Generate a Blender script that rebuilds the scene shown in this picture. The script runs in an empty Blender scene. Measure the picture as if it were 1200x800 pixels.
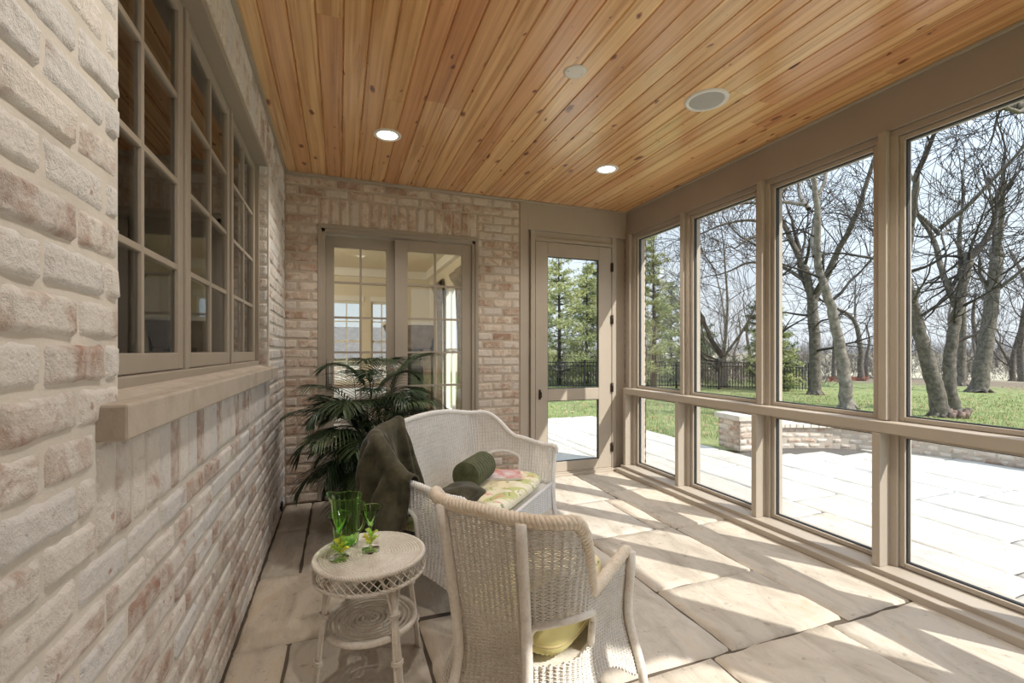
import bpy, math, random
from mathutils import Vector, Matrix, noise
R = math.radians
C = bpy.context.scene.collection
SC = bpy.context.scene
random.seed(7)

# ------------------------------------------------------------------ camera, sky, sun, exposure
cam_d = bpy.data.cameras.new('camera'); cam = bpy.data.objects.new('camera', cam_d); C.objects.link(cam)
cam.location = (0, 0, 1.283); cam.rotation_euler = (R(90), 0, -math.atan(202/540))
cam_d.sensor_width = 36; cam_d.lens = 16.2; cam_d.shift_y = 11/1200; cam_d.clip_start = .02; cam_d.clip_end = 600
SC.camera = cam
SC.view_settings.view_transform = 'Standard'; SC.view_settings.look = 'None'
SC.view_settings.exposure = 1.08; SC.view_settings.gamma = 1; SC.view_settings.use_curve_mapping = False
SC.cycles.max_bounces = 14; SC.cycles.diffuse_bounces = 8; SC.cycles.transparent_max_bounces = 24
SC.cycles.sample_clamp_indirect = 6

W = bpy.data.worlds.new('sky'); SC.world = W; W.use_nodes = True
nt = W.node_tree; nt.nodes.clear()
geo = nt.nodes.new('ShaderNodeTexCoord'); sep = nt.nodes.new('ShaderNodeSeparateXYZ'); nt.links.new(geo.outputs['Generated'], sep.inputs[0])
cr = nt.nodes.new('ShaderNodeValToRGB'); nt.links.new(sep.outputs['Z'], cr.inputs[0])
cr.color_ramp.elements[0].position = 0; cr.color_ramp.elements[0].color = (.42, .44, .47, 1)
cr.color_ramp.elements[1].position = 1; cr.color_ramp.elements[1].color = (.62, .80, 1.0, 1)
e = cr.color_ramp.elements.new(.03); e.color = (.47, .50, .53, 1)
e = cr.color_ramp.elements.new(.25); e.color = (.45, .515, .585, 1)
e = cr.color_ramp.elements.new(.55); e.color = (.62, .76, .98, 1)
bg = nt.nodes.new('ShaderNodeBackground'); bg.inputs[1].default_value = 1.0
nt.links.new(cr.outputs[0], bg.inputs[0])
wo = nt.nodes.new('ShaderNodeOutputWorld'); nt.links.new(bg.outputs[0], wo.inputs[0])

sd = bpy.data.lights.new('sun', 'SUN'); sd.energy = 3.4; sd.angle = R(.6); sd.color = (1, .955, .89)
sun = bpy.data.objects.new('sun', sd); C.objects.link(sun); sun.location = (12, -10, 16)
SUN = Vector((-.625, .844, -1)).normalized()
sun.rotation_euler = SUN.to_track_quat('-Z', 'Y').to_euler()

XL, XR, YB, YF, ZC = -.434, 2.92, 4.273, -.30, 2.787

# ------------------------------------------------------------------ helpers
def mat(name, col=(.5, .5, .5), rough=.5, spec=.5, metal=0):
    m = bpy.data.materials.new(name); m.use_nodes = True
    b = m.node_tree.nodes['Principled BSDF']
    b.inputs['Base Color'].default_value = (*col, 1); b.inputs['Roughness'].default_value = rough
    b.inputs['Specular IOR Level'].default_value = spec; b.inputs['Metallic'].default_value = metal
    return m
class NT:
    """small node helper on a principled material"""
    def __init__(s, m): s.t = m.node_tree; s.b = s.t.nodes['Principled BSDF']
    def n(s, k, **kw):
        x = s.t.nodes.new(k)
        for a, v in kw.items(): setattr(x, a, v)
        return x
    def L(s, a, b): s.t.links.new(a, b)
    def coord(s, scale=(1, 1, 1), rot=(0, 0, 0), src='Object', add=None):
        tc = s.n('ShaderNodeTexCoord'); mp = s.n('ShaderNodeMapping')
        mp.inputs['Scale'].default_value = scale; mp.inputs['Rotation'].default_value = rot
        o = tc.outputs[src]
        if add is not None:
            v = s.n('ShaderNodeVectorMath', operation='ADD'); s.L(o, v.inputs[0]); s.L(add, v.inputs[1]); o = v.outputs[0]
        s.L(o, mp.inputs[0]); return mp.outputs[0]
    def noise(s, vec, sc=5, det=4, rough=.5, dist=0):
        x = s.n('ShaderNodeTexNoise'); x.inputs['Scale'].default_value = sc; x.inputs['Detail'].default_value = det
        x.inputs['Roughness'].default_value = rough; x.inputs['Distortion'].default_value = dist; s.L(vec, x.inputs['Vector']); return x.outputs['Fac']
    def ramp(s, fac, stops, interp='LINEAR'):
        x = s.n('ShaderNodeValToRGB'); x.color_ramp.interpolation = interp; els = x.color_ramp.elements
        while len(els) < len(stops): els.new(.5)
        for e_, (p, c) in zip(els, stops): e_.position = p; e_.color = (*c, 1) if len(c) == 3 else c
        s.L(fac, x.inputs[0]); return x.outputs[0]
    def mix(s, fac, a, b, mode='MIX'):
        x = s.n('ShaderNodeMix', data_type='RGBA', blend_type=mode)
        for v, i in ((fac, 0), (a, 6), (b, 7)):
            if isinstance(v, (int, float)): x.inputs[i].default_value = v
            elif isinstance(v, tuple): x.inputs[i].default_value = (*v, 1) if len(v) == 3 else v
            else: s.L(v, x.inputs[i])
        return x.outputs[2]
    def math(s, op, a, b=0):
        x = s.n('ShaderNodeMath', operation=op)
        for v, i in ((a, 0), (b, 1)):
            if isinstance(v, (int, float)): x.inputs[i].default_value = v
            else: s.L(v, x.inputs[i])
        return x.outputs[0]
    def attr(s, name='rnd'):
        x = s.n('ShaderNodeAttribute'); x.attribute_name = name; return x.outputs['Fac']
    def hue(s, rnd):
        """vector offset from a per-piece random number"""
        c = s.n('ShaderNodeCombineXYZ')
        s.L(s.math('MULTIPLY', rnd, 37.0), c.inputs[0]); s.L(s.math('MULTIPLY', rnd, 91.0), c.inputs[1]); s.L(s.math('MULTIPLY', rnd, 53.0), c.inputs[2])
        return c.outputs[0]
    def color(s, c): s.L(c, s.b.inputs['Base Color'])
    def rough(s, c): s.L(c, s.b.inputs['Roughness'])
    def bump(s, h, strength=.3, dist=.01):
        x = s.n('ShaderNodeBump'); x.inputs['Strength'].default_value = strength; x.inputs['Distance'].default_value = dist
        s.L(h, x.inputs['Height']); s.L(x.outputs[0], s.b.inputs['Normal'])

class MB:
    def __init__(s): s.v = []; s.f = []; s.m = []; s.r = []; s.cr = 0.0; s.cm = 0; s.sm = []
    def add(s, vs, fs, smooth=False):
        o = len(s.v); s.v.extend(vs)
        for f in fs: s.f.append(tuple(i + o for i in f))
        n = len(fs); s.m += [s.cm]*n; s.r += [s.cr]*n; s.sm += [smooth]*n
    def box(s, x0, x1, y0, y1, z0, z1):
        if x0 > x1: x0, x1 = x1, x0
        if y0 > y1: y0, y1 = y1, y0
        vs = [(x, y, z) for z in (z0, z1) for y in (y0, y1) for x in (x0, x1)]
        s.add(vs, [(0, 2, 3, 1), (4, 5, 7, 6), (0, 1, 5, 4), (2, 6, 7, 3), (0, 4, 6, 2), (1, 3, 7, 5)])
    def tube(s, pts, rad, n=8, closed=False, caps=True, squash=1.0):
        k = len(pts)
        if k < 2: return
        P = [Vector(p) for p in pts]
        if not hasattr(rad, '__len__'): rad = [rad]*k
        vs = []; prev = None
        for i in range(k):
            if closed: t = P[(i+1) % k] - P[(i-1) % k]
            else: t = P[min(i+1, k-1)] - P[max(i-1, 0)]
            if t.length < 1e-9: t = Vector((0, 0, 1))
            t.normalize()
            if prev is None:
                a = Vector((0, 0, 1)) if abs(t.z) < .9 else Vector((1, 0, 0))
                u = t.cross(a).normalized()
            else:
                u = prev - t*prev.dot(t)
                if u.length < 1e-6: u = t.orthogonal()
                u.normalize()
            prev = u; w = t.cross(u)
            for j in range(n):
                an = 2*math.pi*j/n
                vs.append(P[i] + (u*math.cos(an) + w*(math.sin(an)*squash))*rad[i])
        fs = []
        for i in range(k if closed else k-1):
            a = i*n; b = ((i+1) % k)*n
            for j in range(n):
                j2 = (j+1) % n; fs.append((a+j, a+j2, b+j2, b+j))
        if caps and not closed:
            fs.append(tuple(range(n-1, -1, -1))); fs.append(tuple((k-1)*n + j for j in range(n)))
        s.add(vs, fs, True)
    def lathe(s, prof, n=24, c=(0, 0, 0), caps=False):
        vs = []; k = len(prof)
        for (r, z) in prof:
            for j in range(n):
                a = 2*math.pi*j/n; vs.append((c[0]+r*math.cos(a), c[1]+r*math.sin(a), c[2]+z))
        fs = [(i*n+j, i*n+(j+1) % n, (i+1)*n+(j+1) % n, (i+1)*n+j) for i in range(k-1) for j in range(n)]
        if caps: fs.append(tuple(range(n-1, -1, -1))); fs.append(tuple((k-1)*n+j for j in range(n)))
        s.add(vs, fs, True)
    def grid(s, fn, nu, nv, smooth=True, closed_u=False):
        vs = [fn(i/nu, j/nv) for j in range(nv+1) for i in range(nu+(0 if closed_u else 1))]
        w = nu if closed_u else nu+1
        fs = [(j*w+i, j*w+(i+1) % w, (j+1)*w+(i+1) % w, (j+1)*w+i) for j in range(nv) for i in range(nu)]
        s.add(vs, fs, smooth)
    def build(s, name, mats, parent=None, loc=None, rotz=0, bevel=0, kind=None):
        me = bpy.data.meshes.new(name); me.from_pydata([tuple(v) for v in s.v], [], s.f)
        if not isinstance(mats, (list, tuple)): mats = [mats]
        for m_ in mats: me.materials.append(m_)
        me.polygons.foreach_set('use_smooth', s.sm)
        if len(mats) > 1: me.polygons.foreach_set('material_index', s.m)
        at = me.attributes.new('rnd', 'FLOAT', 'FACE'); at.data.foreach_set('value', s.r)
        me.update()
        o = bpy.data.objects.new(name, me); C.objects.link(o)
        if parent is not None: o.parent = parent
        if loc: o.location = loc
        if rotz: o.rotation_euler.z = rotz
        if bevel:
            b = o.modifiers.new('bevel', 'BEVEL'); b.width = bevel; b.segments = 2; b.limit_method = 'ANGLE'; b.angle_limit = R(40)
        if kind: o['kind'] = kind
        return o
def thing(name, label, cat, loc=(0, 0, 0), rotz=0, group=None):
    o = bpy.data.objects.new(name, None); C.objects.link(o); o.empty_display_size = .1
    o.location = loc; o.rotation_euler.z = rotz; o['label'] = label; o['category'] = cat
    if group: o['group'] = group
    return o
def tag(o, label, cat, group=None, kind=None):
    o['label'] = label; o['category'] = cat
    if group: o['group'] = group
    if kind: o['kind'] = kind
    return o
def dup(root, loc, rotz=0, label=None, scale=None):
    r = root.copy(); C.objects.link(r); r.location = loc; r.rotation_euler.z = rotz
    if label: r['label'] = label
    if scale: r.scale = (scale,)*3
    for ch in list(root.children):
        c = ch.copy(); C.objects.link(c); c.parent = r
        for g in ch.children:
            d = g.copy(); C.objects.link(d); d.parent = c
    return r
def catmull(P, n=8):
    P = [Vector(p) for p in P]; out = []
    for i in range(len(P)-1):
        a = P[max(i-1, 0)]; b = P[i]; c = P[i+1]; d = P[min(i+2, len(P)-1)]
        for k in range(n):
            t = k/n
            out.append(.5*((2*b) + (c-a)*t + (2*a-5*b+4*c-d)*t*t + (3*b-a-3*c+d)*t**3))
    out.append(P[-1]); return out
def nz(x, y, z=0): return noise.noise(Vector((x, y, z)))
def sstep(a, b, x):
    t = min(1, max(0, (x-a)/(b-a))); return t*t*(3-2*t)

# ------------------------------------------------------------------ materials
def brick_mat(name, white, body, red, amount):
    m = mat(name, rough=.9, spec=.15); t = NT(m); r = t.attr(); co = t.coord(add=t.hue(r)); cw = t.coord()
    n1 = t.noise(co, 9, 8, .68, .6); n2 = t.noise(co, 45, 5, .7); n3 = t.noise(co, 20, 4, .6, 1.2)
    base = t.ramp(t.noise(co, 14, 4), [(.3, body), (.55, tuple(.5*a+.5*b for a, b in zip(body, red))), (.75, red)])
    f = t.math('ADD', n1, t.math('MULTIPLY', t.math('SUBTRACT', r, .5), .22))
    w = t.ramp(f, [(amount-.13, (0, 0, 0)), (amount+.06, (1, 1, 1))])
    wc = t.mix(t.math('MULTIPLY', n3, .9), white, tuple(.80*a for a in white))
    col = t.mix(w, base, wc)
    tint = t.ramp(r, [(0, (.86, .83, .82)), (.3, (1, .98, .96)), (.6, (1.03, 1.0, .97)), (.85, (.92, .93, .96)), (1, (1.06, 1.04, 1.02))])
    col = t.mix(1, col, tint, 'MULTIPLY')
    sp = t.ramp(n2, [(.27, (.5, .5, .5)), (.36, (1, 1, 1))])
    rs = t.ramp(t.noise(co, 30, 3, .5), [(.69, (0, 0, 0)), (.76, (.75, .75, .75))])
    col = t.mix(1, col, sp, 'MULTIPLY'); col = t.mix(rs, col, red)
    t.color(col)
    t.bump(t.math('ADD', t.math('MULTIPLY', n1, .6), n2), .9, .010)
    return m
def mortar_mat(name, c):
    m = mat(name, rough=.95, spec=.1); t = NT(m); co = t.coord()
    n = t.noise(co, 6, 5, .6); n2 = t.noise(co, 120, 3)
    t.color(t.ramp(n, [(.3, tuple(.82*x for x in c)), (.7, c)])); t.bump(n2, .4, .003); return m
M = {}
M['brick_white'] = brick_mat('whitewashed brick', (.80, .77, .73), (.54, .46, .40), (.40, .23, .17), .43)
M['brick_tan'] = brick_mat('pink tan brick', (.74, .66, .57), (.50, .38, .29), (.40, .25, .18), .48)
M['mortar'] = mortar_mat('lime mortar', (.70, .65, .58)); M['mortar_tan'] = mortar_mat('tan mortar', (.55, .47, .385))
def trim_mat(name, c):
    m = mat(name, c, .45, .4); t = NT(m); co = t.coord((1, 1, 1))
    n = t.noise(co, 3, 4, .6); n2 = t.noise(t.coord((40, 40, 6)), 3, 3)
    t.color(t.ramp(n, [(.3, tuple(.95*x for x in c)), (.7, tuple(1.04*x for x in c))])); t.bump(n2, .08, .002); return m
M['trim'] = trim_mat('taupe painted wood', (.43, .37, .30)); M['trim_dark'] = trim_mat('taupe window paint', (.37, .32, .26))
M['beam'] = trim_mat('taupe painted beam', (.36, .305, .255))
M['gasket'] = mat('black gasket', (.02, .02, .02), .6)
M['black_metal'] = mat('black metal', (.018, .018, .02), .45, .5)
M['bronze'] = mat('dark bronze hardware', (.05, .035, .025), .4, .5, .6)
M['chrome'] = mat('brushed nickel', (.62, .60, .57), .28, .5, 1)
def stone_mat(name, cols, sc=3.0, bump=.5):
    m = mat(name, rough=.75, spec=.25); t = NT(m); r = t.attr(); co = t.coord(add=t.hue(r)); cs = t.coord((2.2, .9, 1), add=t.hue(r))
    n1 = t.noise(cs, sc, 7, .62, .8); n2 = t.noise(co, 22, 6, .65); n3 = t.noise(cs, 7, 5, .6, 2.0)
    c = t.ramp(n1, [(.28, cols[0]), (.45, cols[1]), (.58, cols[2]), (.75, cols[3])])
    tint = t.ramp(r, [(0, (.90, .89, .88)), (.35, (1.03, 1, .96)), (.7, (.96, .97, .99)), (1, (1.07, 1.03, .98))])
    c = t.mix(1, c, tint, 'MULTIPLY')
    pit = t.ramp(n2, [(.30, (.62, .6, .58)), (.40, (1, 1, 1))]); c = t.mix(.8, c, pit, 'MULTIPLY')
    t.color(c); t.bump(t.math('ADD', n3, t.math('MULTIPLY', n2, .4)), bump, .012); return m
M['flag'] = stone_mat('limestone flag', [(.39, .34, .275), (.50, .445, .37), (.58, .525, .445), (.57, .46, .34)])
M['flag_out'] = stone_mat('patio limestone flag', [(.40, .37, .33), (.49, .46, .41), (.54, .51, .46), (.52, .45, .36)], 1.6)
M['joint'] = mortar_mat('dark sandy joint', (.13, .105, .08)); M['joint_out'] = mortar_mat('patio joint', (.13, .115, .10))
M['sill_stone'] = stone_mat('buff limestone sill', [(.43, .37, .30), (.49, .43, .36), (.54, .48, .41), (.51, .44, .36)], 6, .25)
M['cap_stone'] = stone_mat('pale cap stone', [(.55, .50, .43), (.62, .57, .50), (.68, .63, .56), (.62, .55, .46)], 3, .3)
def cedar():
    m = mat('clear coated knotty cedar', rough=.3, spec=.5); t = NT(m); r = t.attr(); h = t.hue(r)
    co = t.coord((1, 1, 1), add=h)
    tone = t.ramp(r, [(0, (.58, .27, .11)), (.2, (.76, .46, .20)), (.4, (.64, .31, .13)), (.55, (.84, .57, .28)), (.75, (.72, .39, .16)), (1, (.80, .50, .22))])
    g1 = t.noise(t.coord((12, .30, 1), add=h), 2.2, 3, .5, .7)
    g2 = t.noise(t.coord((40, .5, 1), add=h), 3, 2, .5, .3)
    c = t.mix(1, tone, t.ramp(g1, [(.32, (.80, .70, .60)), (.5, (1, 1, 1)), (.66, (1.18, 1.26, 1.36))]), 'MULTIPLY')
    c = t.mix(.6, c, t.ramp(g2, [(.35, (.78, .70, .62)), (.6, (1.05, 1.05, 1.05))]), 'MULTIPLY')
    # knots: sparse dark ovals with a halo
    v = t.n('ShaderNodeTexVoronoi', voronoi_dimensions='2D'); v.inputs['Scale'].default_value = 6.0; v.inputs['Randomness'].default_value = 1
    wv = t.n('ShaderNodeVectorMath', operation='ADD'); nn = t.n('ShaderNodeTexNoise'); nn.inputs['Scale'].default_value = 14
    t.L(co, nn.inputs['Vector']); sc_ = t.n('ShaderNodeVectorMath', operation='SCALE'); sc_.inputs['Scale'].default_value = .05; t.L(nn.outputs['Color'], sc_.inputs[0])
    mp = t.coord((1.35, .62, 0), add=h); t.L(mp, wv.inputs[0]); t.L(sc_.outputs[0], wv.inputs[1]); t.L(wv.outputs[0], v.inputs['Vector'])
    sel = t.n('ShaderNodeSeparateColor'); t.L(v.outputs['Color'], sel.inputs[0])
    s2 = t.math('MULTIPLY', sel.outputs[0], sel.outputs[0]); rad = t.math('ADD', t.math('MULTIPLY', t.math('MULTIPLY', s2, s2), .20), .008)
    kd = t.math('DIVIDE', v.outputs['Distance'], rad)
    km = t.ramp(kd, [(.35, (.16, .06, .03)), (.62, (.42, .20, .10)), (.9, (.80, .66, .55)), (1, (1, 1, 1))])
    c = t.mix(1, c, km, 'MULTIPLY'); t.color(c)
    t.rough(t.ramp(g1, [(.3, (.24,)*3), (.7, (.36,)*3)])); t.bump(g2, .05, .002)
    t.b.inputs['Coat Weight'].default_value = .9; t.b.inputs['Coat Roughness'].default_value = .22
    return m
M['cedar'] = cedar()
def glass_pane(name, tint=(1, 1, 1), refl=1.0):
    m = bpy.data.materials.new(name); m.use_nodes = True; t = m.node_tree; t.nodes.clear()
    o = t.nodes.new('ShaderNodeOutputMaterial'); mx = t.nodes.new('ShaderNodeMixShader'); tr = t.nodes.new('ShaderNodeBsdfTransparent'); gl = t.nodes.new('ShaderNodeBsdfGlossy')
    gl.inputs['Roughness'].default_value = .01; tr.inputs[0].default_value = (*tint, 1)
    fr = t.nodes.new('ShaderNodeFresnel'); fr.inputs['IOR'].default_value = 1.52; ma = t.nodes.new('ShaderNodeMath'); ma.operation = 'MULTIPLY'; ma.inputs[1].default_value = refl
    t.links.new(fr.outputs[0], ma.inputs[0]); t.links.new(ma.outputs[0], mx.inputs[0]); t.links.new(tr.outputs[0], mx.inputs[1]); t.links.new(gl.outputs[0], mx.inputs[2]); t.links.new(mx.outputs[0], o.inputs[0])
    return m
M['pane'] = glass_pane('clear porch pane', (.97, .98, .98), .18)
M['pane_house'] = glass_pane('house window pane', (.88, .89, .87), 1.3)
def wicker_mat(name, c, c2):
    m = mat(name, c, .5, .35); t = NT(m); co = t.coord()
    n = t.noise(co, 14, 5, .6); n2 = t.noise(co, 90, 3, .6)
    cc = t.ramp(n, [(.3, c2), (.6, c)]); cc = t.mix(.6, cc, t.ramp(n2, [(.3, (.80, .76, .70)), (.55, (1, 1, 1))]), 'MULTIPLY'); t.color(cc); return m
M['wicker'] = wicker_mat('aged white wicker', (.76, .72, .66), (.68, .63, .56))
M['wicker_white'] = wicker_mat('white painted wicker', (.86, .85, .84), (.80, .79, .78))
M['braid'] = wicker_mat('honey toned white braid', (.78, .70, .59), (.68, .57, .44))
def fabric(name, c1, c2, sc=20, sheen=.3, bump=.2):
    m = mat(name, c1, .9, .15); t = NT(m); co = t.coord(); n = t.noise(co, sc, 5, .6)
    t.color(t.ramp(n, [(.3, c2), (.65, c1)])); t.b.inputs['Sheen Weight'].default_value = sheen; t.b.inputs['Sheen Roughness'].default_value = .4
    t.bump(t.noise(co, sc*8, 3), bump, .004); return m
M['throw'] = fabric('dark olive chenille', (.10, .09, .058), (.028, .026, .015), 11, .2)  # lighter mottling in the colour stands in for highlights on the chenille
M['bolster'] = fabric('olive corduroy', (.115, .125, .068), (.07, .075, .04), 30, .15)
def floral():
    m = mat('yellow tropical print', rough=.85, spec=.15); t = NT(m); co = t.coord()
    a = t.noise(co, 6, 2, .5, 1.5); b = t.noise(co, 13, 2, .5, 2.2); d = t.noise(t.coord((1, 1, 1), (.3, .6, .9)), 9, 2, .5, 1.8)
    c = t.ramp(t.noise(co, 3, 2), [(.4, (.80, .72, .48)), (.6, (.86, .82, .66))])
    c = t.mix(t.ramp(a, [(.56, (0, 0, 0)), (.60, (.8, .8, .8))]), c, (.52, .56, .20))
    c = t.mix(t.ramp(b, [(.62, (0, 0, 0)), (.66, (.8, .8, .8))]), c, (.20, .30, .13))
    c = t.mix(t.ramp(d, [(.63, (0, 0, 0)), (.67, (.8, .8, .8))]), c, (.75, .33, .30)); t.color(c); return m
M['floral'] = floral()
M['yellow'] = fabric('yellow green cushion cloth', (.74, .66, .30), (.62, .58, .26), 5, .1, .1)
M['piping'] = mat('buff piping', (.62, .50, .25), .8)
def green_glass(name, c):
    m = bpy.data.materials.new(name); m.use_nodes = True; b = m.node_tree.nodes['Principled BSDF']
    b.inputs['Base Color'].default_value = (*c, 1); b.inputs['Roughness'].default_value = .04; b.inputs['Transmission Weight'].default_value = 1; b.inputs['IOR'].default_value = 1.25
    return m
M['gglass'] = green_glass('bright green tumbler glass', (.70, .98, .50)); M['flower'] = mat('lime petal plastic', (.42, .62, .05), .35)
M['flower'].node_tree.nodes['Principled BSDF'].inputs['Transmission Weight'].default_value = .3
M['flower_y'] = mat('yellow petal plastic', (.75, .68, .05), .4)
M['leaf'] = mat('palm leaflet', (.028, .058, .024), .38, .5); M['leaf_l'] = mat('paler palm leaflet', (.10, .15, .07), .45, .5); M['cane'] = mat('palm cane', (.12, .15, .05), .5)
def noisy(name, c1, c2, sc=5, rough=.9, bump=.3, bs=None):
    m = mat(name, c1, rough, .15); t = NT(m); co = t.coord(); n = t.noise(co, sc, 5, .6)
    t.color(t.ramp(n, [(.35, c2), (.65, c1)])); t.bump(t.noise(co, bs or sc*4, 4), bump, .02); return m
M['pot'] = noisy('red brown basket', (.30, .07, .04), (.12, .03, .02), 30); M['soil'] = noisy('potting soil', (.05, .035, .025), (.02, .015, .01), 30)
M['bark'] = noisy('grey oak bark', (.19, .165, .135), (.085, .072, .06), 9, .95, .9, 30)
M['bark_pale'] = noisy('pale maple bark', (.29, .255, .215), (.14, .12, .10), 7, .95, .8, 24)
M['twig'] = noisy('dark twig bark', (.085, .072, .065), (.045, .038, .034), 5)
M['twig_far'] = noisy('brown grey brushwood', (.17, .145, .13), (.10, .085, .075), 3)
M['needle'] = noisy('yellow olive pine needles', (.52, .52, .25), (.30, .33, .14), 1.2); M['needle_d'] = noisy('dark evergreen needles', (.20, .25, .12), (.11, .15, .07), 1.5)  # pine needles are a paler yellow-olive of their own
M['rust'] = noisy('russet brushwood', (.42, .14, .09), (.22, .08, .05), 3)
M['dryleaf'] = noisy('dry oak leaf', (.42, .27, .16), (.28, .17, .10), 3)
M['paint_cream'] = mat('cream painted plaster', (.72, .66, .52), .7); M['paint_white'] = mat('white painted joinery', (.80, .79, .74), .4)
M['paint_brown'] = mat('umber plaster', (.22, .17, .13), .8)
M['drape'] = fabric('grey beige drape', (.36, .32, .26), (.20, .18, .15), 12)
M['wood_floor'] = noisy('oak floorboards', (.30, .18, .09), (.20, .11, .05), 4, .4, .1)
M['dark'] = mat('black firebox', (.015, .013, .012), .8); M['hoodstone'] = noisy('grey brown carved stone', (.36, .31, .26), (.24, .20, .17), 9)
M['roof_tile'] = noisy('grey slate shingle', (.22, .20, .19), (.13, .12, .12), 8)
def emis(name, c, s):
    m = mat(name, c, .5); b = m.node_tree.nodes['Principled BSDF']; b.inputs['Emission Color'].default_value = (*c, 1); b.inputs['Emission Strength'].default_value = s; return m
M['bulb'] = emis('lit lamp glass', (1, .95, .86), 3.0); M['lamp_ring'] = mat('white lamp trim', (.80, .78, .74), .4); M['grille'] = noisy('speaker mesh', (.52, .52, .50), (.44, .44, .43), 250)
def ground_mat():
    m = mat('lawn and field', rough=.95, spec=.1); t = NT(m); co = t.coord()
    n = t.noise(co, .55, 6, .65); n2 = t.noise(co, 14, 5, .75); n3 = t.noise(co, 3, 5, .7)
    g = t.ramp(n3, [(.3, (.13, .17, .06)), (.5, (.21, .25, .09)), (.7, (.31, .32, .15))])
    g = t.mix(t.ramp(n2, [(.55, (0, 0, 0)), (.63, (.75, .75, .75))]), g, (.42, .36, .24))
    p = t.n('ShaderNodeSeparateXYZ'); t.L(co, p.inputs[0])
    ln = t.n('ShaderNodeVectorMath', operation='LENGTH'); t.L(co, ln.inputs[0])
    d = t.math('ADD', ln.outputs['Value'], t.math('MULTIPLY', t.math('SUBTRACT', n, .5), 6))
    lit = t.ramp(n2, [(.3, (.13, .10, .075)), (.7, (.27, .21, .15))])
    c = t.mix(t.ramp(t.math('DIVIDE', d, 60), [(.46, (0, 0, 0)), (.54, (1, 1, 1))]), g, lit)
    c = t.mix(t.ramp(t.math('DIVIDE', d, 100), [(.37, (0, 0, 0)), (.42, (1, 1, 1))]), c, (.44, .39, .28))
    t.color(c); t.bump(n2, .8, .04); return m
M['ground'] = ground_mat()

# ------------------------------------------------------------------ brickwork
BL, BH, J = .2032, .0813, .010
def brick(mb, P, U, V, N, u0, u1, v0, v1, rnd, dep=.0055, nu=7, nv=4, rough=.0022):
    """one hand-made brick: rounded, slightly lumpy face standing proud of the mortar plane P + uU + vV"""
    mb.cr = rnd; mb.cm = 0
    du, dv = u1-u0, v1-v0
    if du < .02 or dv < .015: return
    if du < .09: nu = 3
    us = [0] + [(.012/du)*.9] + [i/(nu) for i in range(1, nu)] + [1-(.012/du)*.9, 1]
    vs_ = [0] + [.011/dv*.9] + [i/nv for i in range(1, nv)] + [1-.011/dv*.9, 1]
    us = sorted(us); vs_ = sorted(vs_)
    sk = (random.uniform(-.003, .003), random.uniform(-.003, .003), random.uniform(-.002, .003))
    pts = []
    for b in vs_:
        for a in us:
            ea = min(a, 1-a)*du; eb = min(b, 1-b)*dv
            edge = min(ea, eb)
            h = dep*min(1, (edge/.009))**.6 if edge > 0 else -.004
            u = u0+a*du + sk[0]*(b-.5)*2; v = v0+b*dv+sk[1]*(a-.5)*2
            q = P + U*u + V*v
            s_ = nz(q.x*34+rnd*9, q.y*34, q.z*34)
            if edge <= 0:
                u += nz(q.x*40, q.y*40, q.z*40+7)*.007; v += nz(q.x*40, q.y*40+9, q.z*40)*.007
            h += s_*rough + (nz(q.x*12, q.y*12, q.z*12)*.0018 if edge > 0 else 0) + (sk[2] if edge > 0 else 0)
            pts.append(P + U*u + V*v + N*h)
    w = len(us)
    mb.add(pts, [(j*w+i, j*w+i+1, (j+1)*w+i+1, (j+1)*w+i) for j in range(len(vs_)-1) for i in range(w-1)], True)
def minus(iv, holes):
    out = [iv]
    for h0, h1 in holes:
        nx = []
        for a, b in out:
            if h1 <= a or h0 >= b: nx.append((a, b)); continue
            if h0 > a: nx.append((a, h0))
            if h1 < b: nx.append((h1, b))
        out = nx
    return out
def brick_face(mb, P, U, V, N, w, h, holes=(), soldiers=(), fine=True, mortar=True, v_start=0.0, phase=0):
    """running bond on a w x h face; holes and soldier bands are (u0,u1,v0,v1)"""
    P, U, V, N = map(Vector, (P, U, V, N)); nu, nv = (7, 4) if fine else (3, 2)
    if mortar:
        mb.cm = 1; mb.cr = 0
        # mortar sheet, cut round the holes
        xs = sorted({0, w, *[x for q in holes for x in q[:2]]}); ys = sorted({0, h, *[x for q in holes for x in q[2:]]})
        xs = [x for x in xs if 0 <= x <= w]; ys = [y for y in ys if 0 <= y <= h]
        for i in range(len(xs)-1):
            for j in range(len(ys)-1):
                cx, cy = (xs[i]+xs[i+1])/2, (ys[j]+ys[j+1])/2
                if any(a < cx < b and c < cy < d for a, b, c, d in holes): continue
                q = [P+U*xs[i]+V*ys[j], P+U*xs[i+1]+V*ys[j], P+U*xs[i+1]+V*ys[j+1], P+U*xs[i]+V*ys[j+1]]
                back = [p - N*.06 for p in q]
                mb.add(q+back, [(0, 1, 2, 3), (7, 6, 5, 4), (0, 4, 5, 1), (1, 5, 6, 2), (2, 6, 7, 3), (3, 7, 4, 0)])
    k = 0; v = v_start
    while v < h-.02:
        v1 = min(v+BH, h)
        blk = [(a, b) for a, b, c, d in list(holes)+list(soldiers) if c < (v+v1)/2 < d]
        off = (BL/2 if (k+phase) % 2 else 0)
        for a, b in minus((0, w), blk):
            u = math.floor((a-off)/BL)*BL+off
            while u < b-.005:
                x0, x1 = max(u, a), min(u+BL, b)
                if x1-x0 > .03: brick(mb, P, U, V, N, x0+J/2, x1-J/2, v+J/2, v1-J/2, random.random(), nu=nu, nv=nv)
                u += BL
        v += BH; k += 1
    for a, b, c, d in soldiers:
        n = max(1, round((b-a)/BH)); s_ = (b-a)/n
        for i in range(n): brick(mb, P, U, V, N, a+i*s_+J/2, a+(i+1)*s_-J/2, c+J/2, d-J/2, random.random(), nu=3 if fine else 2, nv=7 if fine else 3)

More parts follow.
